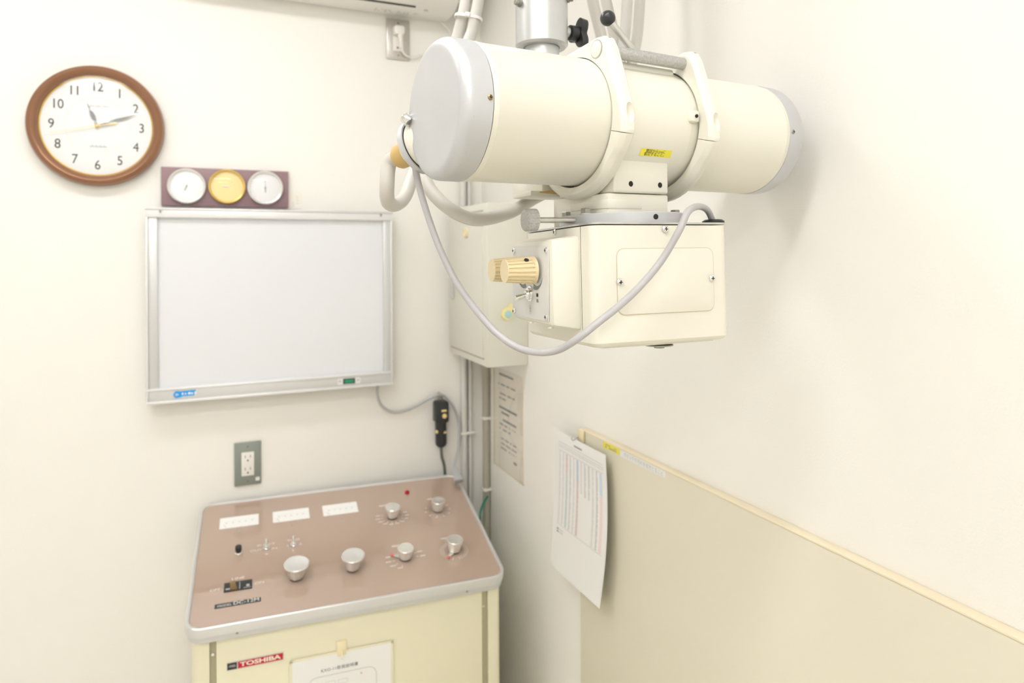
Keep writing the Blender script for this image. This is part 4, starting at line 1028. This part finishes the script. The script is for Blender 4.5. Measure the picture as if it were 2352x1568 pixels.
def marks(q, r, a0, a1, n_, L, wd, skip=(), lab=0):
    g = G()
    for i in range(n_):
        if i in skip: continue
        a = rad(a0+(a1-a0)*i/(n_-1)); d = Vector((math.cos(a), math.sin(a), 0)); n2 = Vector((-d.y, d.x, 0))*wd
        zv = Vector((0, 0, GZ+.0004)); c0 = Vector((q.x, q.y, 0))+d*r; c1 = c0+d*L
        g.add([c0-n2+zv, c1-n2+zv, c1+n2+zv, c0+n2+zv], [(0, 1, 2, 3)])
        if lab:
            c2 = c1 + d*.0035 + Vector((d.x*lab*.5, 0, 0)); hx, hy = Vector((lab*.5, 0, 0)), Vector((0, .0014, 0))
            g.add([c2-hx-hy+zv, c2+hx-hy+zv, c2+hx+hy+zv, c2-hx+hy+zv], [(0, 1, 2, 3)])
    tpart('dial_print', g, 'panel_print', smooth=0)
knob((681, 1325), .0285, .0180, .038); knob((810, 1305), .0275, .0175, .038)
q = knob((901, 1186), .0205, .0165, .031); marks(q, .0245, 160, 380, 10, .006, .0007, (), .011)
q = knob((1005.5, 1171), .0180, .0155, .031); marks(q, .026, 150, 390, 8, .003, .0006, (), .004)
q = knob((931, 1281), .0200, .0165, .030, (902, 1278)); marks(q, .0275, 160, 385, 9, .006, .0007, (4, 5, 6), .013)
q = knob((1043, 1264), .0205, .0165, .034, (1031, 1282)); marks(q, .0250, -80, 250, 30, .0120, .0008)
for s, px in (('mAS', (880, 1161)), ('kV', (986, 1146)), ('mA', (910, 1253)), ('SEC', (1022, 1236))):
    q = tp(*px, GZ); tpart('dial_print', G().box((q.x-.011 if s != 'kV' else q.x-.006, q.y-.0022, GZ), (q.x+.010, q.y+.0022, GZ+.0004)), 'panel_print', smooth=0)
q = tp(935, 1132, GZ); tpart('pilot_lamp', G().lathe([(.0068, 0), (.0068, .003), (.0058, .006), (.003, .008), (.0005, .0085)], Matrix.Translation((q.x, q.y, GZ)), 24), 'red_lamp')
# cabinet below the panel
fyc = -CD/2*math.cos(CT_)+.020; byc = CD/2*math.cos(CT_)-.030; hwx = CW/2-.013
def topz(y): return CZ + y*math.tan(CT_) - .037/math.cos(CT_) + .001
def body(poly, z0, inset=0.):
    n3 = len(poly); vs = [(x, y, z0) for x, y in poly]+[(x, y, topz(y)) for x, y in poly]
    return G().add(vs, [tuple(range(n3))[::-1], tuple(range(n3, 2*n3))]+[(i, (i+1) % n3, n3+(i+1) % n3, n3+i) for i in range(n3)])
def cfr(x, y): return onfr(x, y, CM, 1, fyc)
xa, xb = cfr(481, 1520).x, cfr(497, 1520).x; xc, xd = cfr(1107.5, 1440).x, cfr(1121, 1440).x
obj('cabinet_core', body([(-hwx+.010, fyc+.008), (hwx-.010, fyc+.008), (hwx-.010, byc-.004), (-hwx+.010, byc-.004)], .05), 'console_core', con)
obj('front_panel', body([(xb, fyc), (xc, fyc), (xc, fyc+.012), (xb, fyc+.012)], .06), 'console_cream', con, .0012)
def arcpts(cx_, cy_, r, a0, a1): return [(cx_+r*math.cos(rad(a0+(a1-a0)*i/6)), cy_+r*math.sin(rad(a0+(a1-a0)*i/6))) for i in range(7)]
obj('corner_post', body([(xa, fyc+.012), (xa, fyc)][::-1]+[(xa, fyc+.012), (-hwx+.012, fyc+.05), (-hwx, fyc+.05)]+arcpts(-hwx+.022, fyc+.022, .022, 180, 270), .05) if False else body(arcpts(-hwx+.022, fyc+.022, .022, 180, 270)+[(xa, fyc), (xa, fyc+.012), (-hwx+.012, fyc+.05), (-hwx, fyc+.05)], .05), 'console_cream', con)
obj('corner_post', body([(xd, fyc+.012), (xd, fyc)]+arcpts(hwx-.012, fyc+.012, .012, 270, 360)+[(hwx, fyc+.05), (hwx-.012, fyc+.05)], .05), 'console_cream', con)
obj('side_panel', body([(-hwx, fyc+.05), (-hwx+.012, fyc+.05), (-hwx+.012, byc), (-hwx, byc)], .05), 'console_cream', con)
obj('side_panel', body([(hwx-.012, fyc+.05), (hwx, fyc+.05), (hwx, byc), (hwx-.012, byc)], .05), 'console_cream', con)
obj('plinth', G().box((-hwx+.03, fyc+.03, 0), (hwx-.03, byc-.02, .05)), 'black_plastic', con)
for px in ((489, 1502), (1110, 1391)):
    q = onfr(*px, CM, 1, fyc+.008); obj('channel_screw', G().lathe([(.004, 0), (.0032, .002), (.0005, .0022)], axf((q.x, fyc+.008, q.z), (0, -1, 0)), 14), 'chrome', con)
FF2 = frame((0, fyc, 0), (1, 0, 0), (0, 0, 1), (0, -1, 0))
def cpx_(x, y): return onfr(x, y, CM, 1, fyc-.001)
P = [cpx_(*c_) for c_ in ((522, 1524), (650, 1498), (650, 1514.5), (522, 1537.5))]
x0, x1 = P[0].x, P[1].x; z1 = (P[0].z+P[1].z)/2; z0 = (P[2].z+P[3].z)/2; xm = x0+(x1-x0)*.178
obj('maker_badge', G().box((x0-.001, z0-.001, 0), (x1+.001, z1+.001, .0015), FF2), 'aluminium', con)
obj('badge_black', G().box((x0, z0, .0015), (xm-.001, z1, .002), FF2), 'black_badge', con)
rb_ = obj('badge_red', G().box((xm+.001, z0, .0015), (x1, z1, .002), FF2), 'red_badge', con)
text('badge_lettering', 'TOSHIBA', (z1-z0)*.88, FF2 @ Matrix.Translation(((xm+x1)/2, (z0+z1)/2, .0022)), 'badge_text', con, fit=(x1-xm)*.90, offset=.0004)
g = G()
for i, (dx, dz, w_) in enumerate(((.003, .006, .010), (.004, .0085, .012), (.010, .0055, .007))): g.box((x0+dx, z0+dz, .002), (x0+dx+w_, z0+dz+.0012, .0022), FF2)
obj('badge_mark', g, 'ink_soft', con, smooth=0)
# hook and instruction sheet on the console front
q = cpx_(784, 1486)
h2 = thing('adhesive_hook', 'cream adhesive hook on the console front above the instruction sheet', 'hook', CM @ Matrix.Translation((q.x, fyc, q.z)))
obj('hook_base', G().box((-.011, -.007, -.016), (.011, -.0004, .016)), 'hook_cream', h2, .002)
obj('hook_pin', G().tube([(0, -.006, -.004), (0, -.014, -.012), (0, -.018, -.017), (0, -.020, -.012)], .0016, 8), 'hook_cream', h2)
P = [cpx_(671, 1518), cpx_(897, 1476)]
W2 = P[1].x-P[0].x; ztop = (P[0].z+P[1].z)/2
ish = thing('instruction_sheet', 'white instruction sheet hanging on the console front', 'paper', CM @ frame((P[0].x, fyc-.004, ztop), (1, 0, 0), (0, 0, 1), (0, -1, 0)))
obj('paper_sheet', G().box((0, -.297, -.0002), (W2, 0, .0003)), 'paper_white', ish)
obj('sleeve_edge', G().box((W2-.001, -.297, -.0006), (W2+.006, .004, -.0003)).box((-.006, -.297, -.0006), (.001, .004, -.0003)).box((-.006, -.002, -.0006), (W2+.006, .005, -.0003)), 'console_cream', ish)
text('sheet_title', 'KXO-11取扱説明書', .0092, Matrix.Translation((W2*.47, -.032, .0006)), 'ink', ish, gapx=1.1)
g = G()
def loop(w_, h_, r_, cx_, cy_, t_):
    A, B = rrect(w_, h_, r_, 5, cx_, cy_), rrect(w_-2*t_, h_-2*t_, max(r_-t_, .0005), 5, cx_, cy_); n3 = len(A)
    g.add([(x, y, .0005) for x, y in A]+[(x, y, .0005) for x, y in B], [(i, (i+1) % n3, n3+(i+1) % n3, n3+i) for i in range(n3)])
loop(W2*.70, .16, .02, W2*.50, -.044-.08, .0012)
for i in range(3): loop(.021, .010, .001, W2*(.25+.125*i), -.064, .0006)
obj('sheet_drawing', g, 'ink_soft', ish, smooth=0)
obj('sheet_dot', G().lathe([(.0018, .0004), (.0018, .0006)], Matrix.Translation((W2*.69, -.055, 0)), 10), 'print_red', ish)
